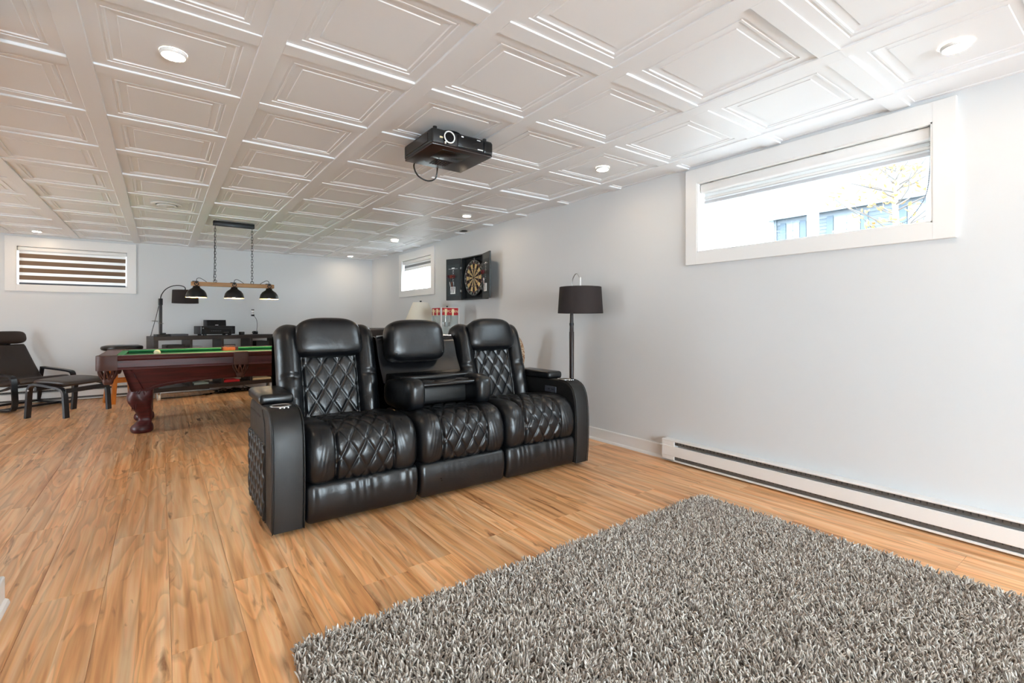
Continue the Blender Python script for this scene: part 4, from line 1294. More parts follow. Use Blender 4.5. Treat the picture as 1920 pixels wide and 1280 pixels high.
# ================================================================== DART CABINET
def build_darts():
    yc, zc = 4.725, 1.4875
    h2 = .2475
    t = thing('dart_cabinet', 'black dartboard cabinet with both doors open on the right wall', 'dart cabinet', (XW, yc, 1.24), wc=True)
    BK = mat('cabinet_black', '1d2124', .4); BL = mat('cabinet_lining', '0b0c10', .7); CH = mat('chalkboard', '30373a', .6, var=.15, vscale=30)
    xf = 2.872
    y0, y1 = 4.495, 4.965
    b = B().rbox(xf, XW - .001, y0, y0 + .014, zc - h2, zc + h2, .002, 1).rbox(xf, XW - .001, y1 - .014, y1, zc - h2, zc + h2, .002, 1)
    b.rbox(xf, XW - .001, y0, y1, zc + h2 - .014, zc + h2, .002, 1).rbox(xf, XW - .001, y0, y1, zc - h2, zc - h2 + .014, .002, 1)
    part(b, 'case_frame', BK, t)
    part(B().box(XW - .02, XW - .001, y0 + .01, y1 - .01, zc - h2 + .01, zc + h2 - .01), 'back_lining', BL, t)
    # dartboard: rings of wedges, each segment its own faces
    bx = XW - .02; R_ = .206
    bd = part(B().tube([(bx, yc, zc), (bx - .034, yc, zc)], R_, 60), 'dartboard', MT['black_satin'], t, smooth=40)
    MBk = mat('sisal_black', '201a18', .9); MCr = mat('sisal_cream', 'd9bf88', .9, var=.1, vscale=200); MRd = mat('sisal_red', '7d2420', .9); MGr = mat('sisal_green', '2c4a34', .9)
    xface = bx - .0345
    def wedge(bb, r0, r1, k, thick=.0008):
        a0 = (k - .5) * PI / 10; n = 4
        pts = []
        for q in range(n + 1):
            a = a0 + q * PI / 10 / n; pts.append((r1, a))
        for q in range(n, -1, -1):
            a = a0 + q * PI / 10 / n; pts.append((r0, a))
        V = [(xface - thick, yc - r * math.sin(a), zc + r * math.cos(a)) for r, a in pts]
        bb.raw(V, [tuple(range(len(V)))])
    fields = {'black': B(), 'cream': B(), 'red': B(), 'green': B()}
    for k in range(20):
        dk = k % 2 == 0
        for r0, r1 in ((.016, .097), (.106, .160)):
            wedge(fields['black' if dk else 'cream'], r0, r1, k)
        for r0, r1 in ((.097, .106), (.160, .169)):
            wedge(fields['red' if dk else 'green'], r0, r1, k)
    for nm, m in (('black', MBk), ('cream', MCr), ('red', MRd), ('green', MGr)):
        part(fields[nm], nm + '_fields', m, bd)['kind'] = 'stuff'
    part(B().tube([(xface - .002, yc, zc), (xface, yc, zc)], .007, 16), 'bullseye', MRd, bd)
    part(B().tube([(xface - .0012, yc, zc), (xface, yc, zc)], .016, 20), 'outer_bull', MGr, bd)
    part(B().torus((xface - .003, yc, zc), .198, .0022, 'X', 60, 6), 'number_ring', MT['steel'], bd, smooth=180)
    wires = B()
    for r in (.016, .097, .106, .160, .169):
        wires.torus((xface - .0015, yc, zc), r, .0007, 'X', 48, 4)
    for k in range(20):
        a = (k - .5) * PI / 10
        wires.cyl((xface - .0015, yc - .016 * math.sin(a), zc + .016 * math.cos(a)), (xface - .0015, yc - .169 * math.sin(a), zc + .169 * math.cos(a)), .0007, n=4)
    part(wires, 'wire_spider', MT['steel'], bd)['kind'] = 'stuff'
    nums = [20, 1, 18, 4, 13, 6, 10, 15, 2, 17, 3, 19, 7, 16, 8, 11, 14, 9, 12, 5]
    nb = B()
    for k, v in enumerate(nums):
        a = k * PI / 10
        # seen from inside the room (looking +x) clockwise runs towards -y
        M4 = Matrix.Translation((xface - .003, yc - .184 * math.sin(a), zc + .184 * math.cos(a))) @ Matrix.Rotation(-PI/2, 4, 'Z') @ Matrix.Rotation(PI/2, 4, 'X')
        nb.text(str(v), .026, M4, .0005)
    part(nb, 'numbers', MT['white_print'], bd)['kind'] = 'stuff'
    part(B().rbox(bx - .03, bx, yc - .006, yc + .006, zc + R_ - .002, zc + R_ + .025, .002, 1), 'hanging_hook', MT['steel'], t)
    # doors
    for nm, hy, ty, tx in (('far', y1 + .012, 5.19, 2.795), ('near', y0 - .004, 4.253, 2.808)):
        dx, dy = tx - xf, ty - hy
        L_ = math.hypot(dx, dy); ang = math.atan2(dy, dx)
        Md = Matrix.Translation((xf, hy, zc)) @ Matrix.Rotation(ang, 4, 'Z')
        s = -1 if nm == 'near' else 1    # inner face side in door coordinates
        # door local: x along the door, y thickness, z up; the inner face looks into the room
        inn = 1 if nm == 'far' else -1
        door = part(B(Md).rbox(0, L_, -.009, .009, -h2, h2, .002, 1), 'door', BK, t)
        yi = .0092 * inn
        def pl(bb, a0, a1, z0, z1, th=.0012):
            return bb.box(a0, a1, min(yi, yi + inn * th), max(yi, yi + inn * th), z0, z1)
        part(pl(B(Md), .022, L_ - .02, -h2 + .05, h2 - .07), 'chalkboard', CH, door)
        ck = B(Md)
        pl(ck, L_/2 - .07, L_/2 + .07, h2 - .122, h2 - .119, .002)
        for k in range(9):
            pl(ck, L_/2 - .012, L_/2 + .012 * (1 if k % 2 else .6), h2 - .14 - k * .018, h2 - .136 - k * .018, .002)
        pl(ck, L_/2 - .022, L_/2 + .022, h2 - .118, h2 - .106, .002)
        part(ck, 'chalk_scoring_print', MT['white_print'], door)
        hold = part(pl(B(Md), L_/2 - .035, L_/2 + .035, -h2 + .075, -h2 + .16, .012), 'dart_holder', MT['white_print'], door)
        hs = B(Md)
        for k in range(3):
            a0 = L_/2 - .03 + k * .021
            V = [(a0, yi + inn * .0126, -h2 + .155), (a0 + .008, yi + inn * .0126, -h2 + .155), (a0 + .02, yi + inn * .0126, -h2 + .085), (a0 + .012, yi + inn * .0126, -h2 + .085)]
            hs.raw(V, [(0, 1, 2, 3) if inn < 0 else (3, 2, 1, 0)])
        part(hs, 'holder_print', MT['black_satin'], hold)
        part(pl(B(Md), .004 if nm == 'near' else .004, .016, -h2 + .02, h2 - .02, .004), 'edge_strip', BK, door)
        for z in (.13, -.14):
            hg = part(B().rbox(xf - .012, xf + .004, min(hy, y1 if nm == 'far' else y0) - .012, max(hy, y1 if nm == 'far' else y0) + .012, zc + z - .014, zc + z + .014, .003, 1), 'hinge', MT['steel'], door)
        # darts parked in the holder
        for k in range(3):
            a0 = L_/2 - .022 + k * .022
            yo = yi + inn * (.014 + .004 * k)
            zz = -h2 + .165
            dt = thing('dart', 'dark red flighted dart parked on the %s hand door of the dart cabinet' % ('left' if nm == 'far' else 'right'), 'dart', tuple(Md @ Vector((a0, yo, zz))), 0, 'darts on the cabinet doors', wc=True)
            Mk = Md @ Matrix.Translation((a0, yo + inn * .004, zz)) @ Matrix.Rotation(inn * (-.12 if nm == 'far' else -.1), 4, 'X') @ Matrix.Rotation((k - 1) * .10, 4, 'Y')
            part(B(Mk).tube([(0, 0, -.05), (0, 0, -.015), (0, 0, .0), (0, 0, .045), (0, 0, .055)], [.0008, .001, .0035, .0035, .002], 8), 'barrel', MT['pocket_tan'] if k == 1 else MT['steel'], dt, smooth=60)
            part(B(Mk).cyl((0, 0, .05), (0, 0, .10), .0018, n=6), 'shaft', MT['black_plastic'], dt)
            fb = B(Mk)
            for q in range(4):
                a = q * PI / 2 + .4
                c, s_ = math.cos(a), math.sin(a)
                P0 = [(0, .092), (.017, .104), (.019, .125), (.010, .136), (0, .136)]
                V = [(c * r - s_ * .0006, s_ * r + c * .0006, z) for r, z in P0] + [(c * r + s_ * .0006, s_ * r - c * .0006, z) for r, z in P0]
                fb.raw(V, [(0, 1, 2, 3, 4), (9, 8, 7, 6, 5)])
            part(fb, 'flight', mat('dart_flight_%s%d' % (nm, k), ('6a2a2a', '8d3a2c', '5a2a33')[k], .5), dt)
build_darts()

# ================================================================== CUBE SHELF ON CASTERS
SH_A = math.radians(12.5)
SH_P = Vector((-.075, 7.40, 0))
SH_M = Matrix.Translation(SH_P) @ Matrix.Rotation(SH_A, 4, 'Z')     # local: x along the front, y to the back
SH_L, SH_D, SH_T = 1.53, .36, .80
def build_shelf():
    t = thing('cube_shelf', 'low black brown cube shelf on casters against the far wall', 'shelf', tuple(SH_P), SH_A)
    D = MT['darkwood']; z0 = .105; T_ = .05; th = .03
    part(B().rbox(0, SH_L, 0, SH_D, SH_T - T_, SH_T, .002, 1), 'top_board', D, t)
    part(B().rbox(0, SH_L, 0, SH_D, z0, z0 + T_, .002, 1), 'bottom_board', D, t)
    part(B().rbox(0, T_, 0, SH_D, z0 + T_, SH_T - T_, .002, 1), 'side_board', D, t)
    part(B().rbox(SH_L - T_, SH_L, 0, SH_D, z0 + T_, SH_T - T_, .002, 1), 'side_board', D, t)
    zm = (z0 + SH_T)/2
    part(B().rbox(T_, SH_L - T_, 0.002, SH_D, zm - .015, zm + .015, .001, 1), 'middle_shelf', D, t)
    cw = (SH_L - 2 * T_ - 3 * th)/4
    for k in range(3):
        x = T_ + (k + 1) * cw + k * th
        part(B().rbox(x, x + th, .001, SH_D, z0 + T_, zm - .015, .001, 1), 'divider', D, t)
        part(B().rbox(x, x + th, .001, SH_D, zm + .015, SH_T - T_, .001, 1), 'divider', D, t)
    for x in (.06, SH_L - .06):
        for y in (.05, SH_D - .05):
            c = part(B().rbox(x - .022, x + .022, y - .022, y + .022, .095, .105, .002, 1), 'caster', MT['steel'], t)
            part(B().tube([(x - .012, y - .016, .037), (x + .012, y - .016, .037)], .037, 24), 'wheel', mat('caster_wheel', 'd8cfc0', .4), c, smooth=40)
            part(B().rbox(x - .018, x - .014, y - .03, y + .012, .025, .10, .002, 1).rbox(x + .014, x + .018, y - .03, y + .012, .025, .10, .002, 1), 'fork', MT['steel'], c)
    return cw, th, T_, z0, zm
cw_, th_, T__, z0_, zm_ = build_shelf()
def on_shelf(b, name, m, label, cat, group=None, **kw):
    """top-level thing given in shelf coordinates"""
    b.v = [x @ np.array(SH_M)[:3, :3].T + np.array(SH_M)[:3, 3] for x in b.v]
    c = np.concatenate(b.v); loc = (float(c[:, 0].mean()), float(c[:, 1].mean()), float(c[:, 2].min()))
    return tag(part(b, name, m, loc=loc, **kw), label, cat, group)
def shelf_thing(name, label, cat, x, y, z):
    o = thing(name, label, cat, tuple(SH_M @ Vector((x, y, z))), SH_A)
    return o
# receiver
t = shelf_thing('av_receiver', 'black audio receiver on top of the cube shelf', 'receiver', .72, .17, SH_T)
part(B().rbox(-.205, .205, -.15, .15, .016, .125, .004, 2), 'case', MT['black_satin'], t, smooth=40)
part(B().rbox(-.205, .205, -.156, -.148, .018, .123, .002, 1), 'front_plate', MT['black_plastic'], t)
part(B().rbox(-.17, .17, -.1575, -.155, .082, .112, .001, 1), 'display_window', mat('dark_display', '050507', .08), t)
for kx, r in ((.165, .02), (-.185, .008), (-.185, .008)):
    part(B().cyl((kx, -.172, .052), (kx, -.155, .052), r, n=24), 'dial', MT['black_metal'], t, smooth=40)
part(B().cyl((-.182, -.163, .098), (-.182, -.155, .098), .007, n=14), 'power_button', MT['steel'], t)
for k in range(6):
    part(B().rbox(-.09 + k * .022, -.078 + k * .022, -.159, -.155, .058, .064, .001, 1), 'button', MT['grey_box'], t)
part(B().box(.06, .125, -.1572, -.1555, .038, .043), 'front_print', MT['grey_box'], t)
for x in (-.15, .15):
    for y in (-.11, .11):
        part(B().cyl((x, y, 0), (x, y, .018), .022, n=16), 'foot', MT['black_plastic'], t)
# centre speaker on the receiver
t = shelf_thing('centre_speaker', 'small black centre speaker lying on the audio receiver', 'speaker', .725, .17, SH_T + .125)
part(B().prism([(-.07, .0), (.08, .0), (.08, .082), (-.055, .082)], 'X', -.118, .118, .006, 2), 'cabinet', MT['black_satin'], t, smooth=40)
part(B().prism([(-.0735, .004), (-.070, .004), (-.0565, .078), (-.060, .078)], 'X', -.112, .112), 'grille', mat('speaker_cloth', '0e0e10', .9, bump=.1, bscale=800), t)
part(B().box(-.018, .018, -.0765, -.071, .010, .016), 'badge', MT['white_print'], t)
# small black smart speaker and desk gadget
t = shelf_thing('puck_speaker', 'small black cylinder speaker right of the audio receiver', 'speaker', 1.045, .12, SH_T)
part(B().lathe([(0, 0), (.034, 0), (.036, .004), (.036, .036), (.033, .042), (0, .042)], n=28, cap=False), 'body', MT['black_satin'], t, smooth=40)
part(B().lathe([(.0, .0425), (.028, .0425), (.03, .041)], n=24, cap=False), 'top_disc', MT['grey_box'], t)
t = shelf_thing('webcam_stand', 'thin bent stand holding a small camera on the cube shelf', 'camera', 1.235, .14, SH_T)
part(B().rbox(-.055, .045, -.035, .035, 0, .006, .002, 1), 'foot_plate', MT['grey_box'], t)
part(B().rbox(-.035, .03, -.02, .02, .005, .05, .008, 2), 'clamp', MT['black_plastic'], t, smooth=40)
part(B().cyl((-.02, -.03, .03), (-.02, .03, .03), .016, n=16), 'clamp_knob', MT['black_plastic'], t, smooth=40)
pts, _ = spline([(.018, 0, .045), (.024, 0, .13), (.018, 0, .20), (-.006, 0, .25), (-.03, 0, .268)], 20)
part(B().tube([tuple(p) for p in pts], .0032, 7), 'gooseneck', MT['black_metal'], t, smooth=180)
part(B().rbox(-.055, -.018, -.02, .02, .262, .288, .005, 2), 'camera_mount', MT['black_plastic'], t, smooth=40)
part(B().tube([(-.036, 0, .288), (-.036, 0, .345)], [.014, .016], 18), 'camera_body', MT['white_metal'], t, smooth=40)
part(B().tube([(-.036, 0, .345), (-.036, 0, .362)], [.018, .018], 18), 'camera_top', MT['black_plastic'], t, smooth=40)
part(B().tube([(-.036, 0, .306), (-.036, 0, .312)], [.0165, .0165], 18), 'camera_band', MT['black_plastic'], t, smooth=40)
# thin boxes at the left end
on_shelf(B().rbox(.20, .385, .06, .25, SH_T, SH_T + .026, .003, 1), 'flat_media_box', MT['grey_box'], 'flat grey blue media box beside the arc lamp base', 'media box')
# arc lamp standing on the shelf
t = shelf_thing('arc_lamp', 'black arc lamp with a dark drum shade standing on the cube shelf', 'lamp', .115, .2, SH_T)
part(B().rbox(-.06, .085, -.07, .07, 0, .024, .004, 1), 'base', MT['black_metal'], t)
part(B().rbox(-.005, .055, -.02, .02, .024, .04, .003, 1), 'pole_socket', MT['black_metal'], t)
part(B().rbox(-.017, .017, -.015, .015, .024, .475, .003, 1), 'post', mat('post_black_brown', '2a2426', .4), t)
part(B().rbox(-.021, .021, -.018, .018, .395, .48, .003, 1), 'post_sleeve', MT['black_metal'], t)
pts, _ = spline([(0, 0, .475), (.012, 0, .53), (.055, -.01, .60), (.125, -.02, .645), (.20, -.03, .655), (.255, -.035, .635), (.262, -.035, .60)], 34)
part(B().tube([tuple(p) for p in pts], .0055, 8), 'curved_arm', MT['black_metal'], t, smooth=180)
sh = part(shade(B(), (.262, -.035, .425), .148, .142, .172), 'lamp_shade', MT['shade_dark'], t, smooth=50)
for a in range(3):
    an = a * 2 * PI / 3
    part(B().cyl((.262, -.035, .592), (.262 + .141 * math.cos(an), -.035 + .141 * math.sin(an), .592), .002, n=6), 'shade_spoke', MT['black_metal'], sh)
pts, _ = spline([(-.015, .0, .40), (-.05, .01, .22), (-.085, .02, .06), (-.095, .03, .003), (-.085, .10, .004)], 24)
part(B().tube([tuple(p) for p in pts], .0035, 6), 'cord', MT['black_plastic'], t, smooth=180)
for z, x in ((.195, -.062), (.165, .0)):
    part(B().cyl((x - .03, -.012, z), (x + .03, -.012, z - .004), .0045, n=8), 'cable_clip', MT['steel'], t)
# things in the cubes
cell0 = lambda k: T__ + k * (cw_ + th_)
on_shelf(B().rbox(cell0(0) + .10, cell0(0) + .29, .05, .30, zm_ + .015, zm_ + .235, .004, 1), 'black_box_speaker', MT['black_satin'], 'black box speaker in the leftmost upper cube', 'speaker')
on_shelf(B().rbox(cell0(1) + .02, cell0(1) + .15, .12, .30, zm_ + .015, zm_ + .205, .003, 1), 'white_carton', mat('pale_carton', 'b9b9c4', .6), 'pale grey carton in the second upper cube', 'box')
on_shelf(B().rbox(cell0(1) + .165, cell0(1) + .325, .02, .2, zm_ + .015, zm_ + .10, .003, 1), 'set_top_box', MT['grey_box'], 'dark flat set top box in the second upper cube', 'media box')
t = thing('picture_frame', 'small framed picture leaning in the third upper cube', 'picture frame', tuple(SH_M @ Vector((cell0(2) + .10, .14, zm_ + .015))), SH_A)
part(B().rbox(-.09, .09, -.006, .006, 0, .20, .002, 1), 'frame', MT['black_satin'], t)
part(B().box(-.082, .082, -.0075, -.005, .012, .19), 'print', mat('pinkish_print', 'c9a9a0', .6, var=.2, vscale=12), t)
t = thing('game_controller', 'black game controller in the third upper cube', 'controller', tuple(SH_M @ Vector((cell0(2) + .24, .07, zm_ + .015))), SH_A)
part(B().pillow((0, 0, .075), (.05, .03, .02), (3, 3, 2.4), 8).pillow((-.045, -.015, .06), (.022, .03, .05), (2.5, 2.5, 2.5), 8).pillow((.045, -.015, .06), (.022, .03, .05), (2.5, 2.5, 2.5), 8).rbox(-.06, .06, -.03, .03, 0, .02, .004, 1), 'body', MT['black_plastic'], t, smooth=60)
for k in (-1, 1):
    part(B().cyl((k * .025, -.012, .09), (k * .025, -.014, .104), .009, n=14), 'thumb_stick', MT['grey_box'], t)
on_shelf(B().rbox(cell0(3) + .06, cell0(3) + .235, .03, .30, zm_ + .015, zm_ + .255, .004, 1), 'subwoofer', MT['black_satin'], 'black subwoofer in the rightmost upper cube', 'speaker')
on_shelf(B().rbox(cell0(2) + .005, cell0(2) + .21, .03, .28, z0_ + T__, z0_ + T__ + .03, .003, 1), 'red_box', MT['red_print'], 'flat red box in the lower cube row under the pool table', 'box')
on_shelf(B().rbox(cell0(3) + .005, cell0(3) + .26, .02, .26, z0_ + T__, z0_ + T__ + .028, .003, 1), 'beige_board', mat('pale_wood_board', 'cdb690', .5), 'flat beige board in the lower cube row', 'board')
on_shelf(B().rbox(cell0(1) + .03, cell0(1) + .20, .05, .26, z0_ + T__, z0_ + T__ + .022, .003, 1), 'blue_grey_box', mat('blue_grey_card', '8fa0a0', .6), 'flat blue grey box low in the cube shelf', 'box')
# tangle of cables under the shelf
rc = random.Random(11)
cb = B()
for k in range(9):
    x = rc.uniform(.75, 1.25)
    pts = [(x + rc.uniform(-.25, .25), rc.uniform(.08, .25), .006 + rc.uniform(0, .055)) for _ in range(6)]
    pts[0] = (pts[0][0], pts[0][1], .006); pts[-1] = (pts[-1][0], pts[-1][1], .006)
    P_, _ = spline(pts, 30); P_[:, 2] = np.maximum(P_[:, 2], .005)
    cb.tube([tuple(p) for p in P_], .0045, 6)
P_, _ = spline([(.1, .2, .005), (.35, .12, .005), (.6, .15, .005), (.85, .12, .005)], 30)
cb.tube([tuple(p) for p in P_], .0045, 6)
ca = on_shelf(cb, 'cable_tangle', MT['black_plastic'], 'tangle of black cables on the floor under the cube shelf', 'cables', smooth=180)
# white wall plate seen at the end of the shelf
wp = part(B().rbox(1.40, 1.50, YW - .008, YW, .12, .24, .002, 1), 'wall_plate', MT['white_metal'], loc=(1.45, YW, .12))
tag(wp, 'white wall plate low on the far wall beside the cube shelf', 'wall plate')

# ================================================================== BAR STOOL
def build_stool():
    x, y = -.385, 7.60
    t = thing('bar_stool', 'honey wood bar stool with a round black padded seat behind the pool table', 'stool', (x, y, 0), .35)
    part(B().lathe([(0, .632), (.17, .632), (.20, .645), (.207, .665), (.20, .685), (.16, .697), (0, .70)], n=44, cap=False), 'seat', leather_mat('black_vinyl', '151515', .3, .03), t, smooth=60)
    part(B().lathe([(0, .605), (.15, .605), (.15, .634), (0, .634)], n=36, cap=False), 'seat_ring', MT['orangewood'], t, smooth=40)
    for k in range(4):
        a = PI/4 + k * PI/2
        c, s = math.cos(a), math.sin(a)
        part(B().tube([(c * .105, s * .105, .61), (c * .145, s * .145, .30), (c * .185, s * .185, 0)], .02, 4, sq=(.044, .040)), 'leg', MT['orangewood'], t)
        a2 = a + PI/2
        for z, r in ((.235 if k % 2 else .27, .152),):
            part(B().tube([(c * r, s * r, z), (math.cos(a2) * r, math.sin(a2) * r, z)], .012, 4, sq=(.024, .042)), 'foot_rail', MT['orangewood'], t)
build_stool()

# ================================================================== ARMCHAIR AND OTTOMAN
CH_A = math.atan2(-.58, .81)      # direction the chair looks
def build_ottoman():
    # local: x = facing direction, y = width
    t = thing('ottoman', 'black bentwood footstool with a dark brown leather cushion', 'ottoman', (-.785, 6.985, 0), CH_A)
    BWm = MT['blackwood']
    for s in (-1, 1):
        y = s * .262
        pts, _ = spline([(-.205, y, 0), (-.195, y, .12), (-.185, y, .27), (-.165, y, .325), (-.11, y, .345), (.05, y, .318), (.13, y, .300), (.165, y, .27), (.178, y, .20), (.19, y, 0)], 60)
        part(B().tube([tuple(p) for p in pts], .02, 4, sq=(.055, .022)), 'bent_leg', BWm, t)
    for x, z in ((-.13, .312), (.172, .287)):
        part(B().rbox(x - .012, x + .012, -.26, .26, z - .036, z + .010, .003, 1), 'cross_rail', BWm, t)
    def fn(q):
        return (q.x, q.y, q.z - .06 * (q.x) + .01 * math.cos(q.x * 8))
    part(B().pillow((-.0, 0, .352), (.200, .250, .030), (6, 7, 2.6), 16, None, fn), 'cushion', MT['brown_leather'], t, smooth=180)
    part(B().cyl((-.17, -.292, .285), (-.17, -.285, .285), .008, n=10), 'bolt', MT['steel'], t)
build_ottoman()
def build_armchair():
    t = thing('armchair', 'black bentwood armchair with a dark brown leather cushion and head pillow at the left edge', 'armchair', (-1.25, 7.74, 0), math.radians(-46))
    t.scale = (.78, 1, 1)
    BWm = MT['blackwood']
    # local: x forward, y width. arms: long bent strips from the floor runner up and over
    for s in (-1, 1):
        y = s * .30
        pts, _ = spline([(-.30, y, .03), (.0, y, .022), (.28, y, .024), (.345, y, .05), (.365, y, .12), (.358, y, .22), (.345, y, .33), (.325, y, .378), (.27, y, .395), (.10, y, .410), (-.12, y, .425), (-.24, y, .435)], 70)
        part(B().tube([tuple(p) for p in pts], .02, 4, sq=(.055, .02)), 'bent_arm', BWm, t)
        pts, _ = spline([(.30, y * .84, .30), (.10, y * .84, .24), (-.10, y * .84, .22), (-.24, y * .80, .30), (-.34, y * .70, .50), (-.42, y * .55, .70)], 40)
        part(B().tube([tuple(p) for p in pts], .02, 4, sq=(.045, .018)), 'seat_rail', BWm, t)
        part(B().tube([(-.30, y, .03), (-.26, y * .95, .26), (-.24, y, .435)], .02, 4, sq=(.04, .02)), 'rear_leg', BWm, t)
    for x, z in ((.28, .27), (-.2, .27), (-.30, .035), (.10, .022)):
        part(B().rbox(x - .02, x + .02, -.30, .30, z - .012, z + .012, .003, 1), 'cross_rail', BWm, t)
    def pad(prof, w, th, name, taper=None):
        C, ss = spline(prof, 50)
        T = np.gradient(C, axis=0); T /= np.linalg.norm(T, axis=1)[:, None]
        Nn = np.stack([-T[:, 1], T[:, 0]], 1)
        n = 24
        P = np.zeros((50, n, 3))
        for i in range(50):
            f = ss[i] / ss[-1]
            ww = w * (taper(f) if taper else 1)
            e = min(1, (min(f, 1 - f) / .04)) ** .5 * .9 + .1
            for k in range(n):
                a = 2 * PI * k / n
                cx_ = math.copysign(abs(math.cos(a)) ** .22, math.cos(a)) * ww
                cy_ = math.copysign(abs(math.sin(a)) ** .6, math.sin(a)) * th * e
                P[i, k] = (C[i, 0] + Nn[i, 0] * cy_, cx_, C[i, 1] + Nn[i, 1] * cy_)
        b = B().grid(P, cv=True)
        b.raw(P[0], [tuple(range(n))]); b.raw(P[-1], [tuple(range(n - 1, -1, -1))])
        return part(b, name, MT['brown_leather'], t, smooth=60)
    pad([(.37, .315), (.33, .335), (.15, .31), (-.05, .290), (-.16, .315), (-.23, .43), (-.30, .58), (-.36, .72)], .255, .032, 'seat_pad', lambda f: 1.0 if f < .55 else 1.0 - .32 * (f - .55) / .45)
    part(B().pillow((-.375, 0, .80), (.045, .20, .075), (2.6, 6, 2.8), 14, Matrix.Rotation(-.3, 3, 'Y')), 'head_pillow', MT['brown_leather'], t, smooth=180)
    part(B().rbox(-.385, -.375, -.05, .05, .70, .76, .003, 1), 'pillow_strap', MT['black_plastic'], t)
build_armchair()

# ================================================================== SEATS BEHIND THE SOFA
def build_club_chair():
    t = thing('club_chair', 'dark brown leather armchair mostly hidden behind the sofa', 'armchair', (2.30, 6.36, 0), .12)
    L_ = MT['brown_leather']
    part(B().rbox(-.40, .40, -.40, .40, .05, .28, .03, 3), 'base', L_, t, smooth=60)
    part(B().pillow((0, .05, .36), (.27, .32, .09), (5, 5, 2.8), 12), 'seat_cushion', L_, t, smooth=180)
    part(B().rbox(-.41, .41, -.43, -.24, .06, .905, .05, 4), 'backrest', L_, t, smooth=60)
    for s in (-1, 1):
        part(B().rbox(s * .34 - .08, s * .34 + .08, -.40, .42, .06, .58, .06, 4), 'arm', L_, t, smooth=60)
        for y in (-.34, .34):
            part(B().cyl((s * .34, y, 0), (s * .34, y, .06), .025, n=12), 'foot', MT['darkwood'], t)
build_club_chair()
def build_pattern_chair():
    m, nt, p = new_mat('patterned_fabric')
    tc = N(nt, 'ShaderNodeTexCoord'); vo = N(nt, 'ShaderNodeTexVoronoi'); vo.inputs['Scale'].default_value = 42
    no = N(nt, 'ShaderNodeTexNoise'); no.inputs['Scale'].default_value = 35; no.inputs['Distortion'].default_value = 2.
    nt.links.new(tc.outputs['Object'], no.inputs['Vector']); nt.links.new(no.outputs['Color'], vo.inputs['Vector'])
    cr = N(nt, 'ShaderNodeValToRGB'); e = cr.color_ramp.elements
    e[0].position = .44; e[0].color = lin('e0cdb0'); e[1].position = .56; e[1].color = lin('8a5a35')
    nt.links.new(no.outputs['Fac'], cr.inputs['Fac']); nt.links.new(cr.outputs['Color'], p.inputs['Base Color'])
    p.inputs['Roughness'].default_value = .85
    t = thing('accent_chair', 'beige and brown patterned chair peeking out behind the right end of the sofa', 'chair', (2.50, 3.86, 0), 0)
    for sx in (-.22, .22):
        for sy in (-.18, .26):
            part(B().tube([(sx, sy, 0), (sx * .95, sy, .36)], [.014, .02], 10), 'leg', MT['darkwood'], t)
    part(B().pillow((0, .04, .40), (.27, .27, .07), (5, 5, 3), 12), 'seat', m, t, smooth=180)
    def fn(q):
        z = (q.z / .26)
        return (q.x * (1 - .30 * max(0, z) ** 1.5), q.y - .06 * z, q.z)
    part(B().pillow((0, -.22, .63), (.285, .055, .26), (4, 2.6, 3.4), 16, None, fn), 'backrest', m, t, smooth=180)
build_pattern_chair()

# ================================================================== BLINDS
def blind_roller():
    y0, y1, z0, z1 = W1
    t = thing('roller_blind', 'rolled up white blind in the wide window', 'blind', (XW + .03, (y0+y1)/2, z1), group='window blinds', wc=True)
    part(B().rbox(XW + .004, XW + .075, y0 + .014, y1 - .014, z1 - .075, z1 - .013, .012, 3), 'cassette', MT['white_metal'], t, smooth=50)
    part(B().box(XW + .05, XW + .052, y0 + .022, y1 - .022, z1 - .135, z1 - .07), 'fabric', MT['blind_white'], t)
    part(B().rbox(XW + .040, XW + .062, y0 + .022, y1 - .022, z1 - .112, z1 - .095, .004, 2), 'upper_rail', MT['white_metal'], t, smooth=50)
    part(B().rbox(XW + .040, XW + .062, y0 + .022, y1 - .022, z1 - .145, z1 - .124, .004, 2), 'bottom_rail', mat('rail_grey', 'c5c7cc', .4), t, smooth=50)
    for f in (.06, .38, .92):
        yy = y0 + f * (y1 - y0)
        part(B().rbox(XW + .001, XW + .03, yy - .012, yy + .012, z1 - .016, z1 - .010, .001, 1), 'clip', MT['steel'], t)
    ch = B()
    pts, _ = spline([(XW + .05, y0 + .026, z1 - .05), (XW + .052, y0 + .028, z1 - .20), (XW + .07, y0 + .05, z1 - .33), (XW + .085, y0 + .11, z1 - .42), (XW + .09, y0 + .16, z0 + .03), (XW + .095, y0 + .20, z0 + .016)], 60)
    for p in pts:
        ch.pillow(tuple(p), (.0032, .0032, .0032), (2, 2, 2), 3)
    ch.tube([tuple(p) for p in pts], .0009, 4)
    part(ch, 'bead_chain', MT['grey_box'], t)
blind_roller()

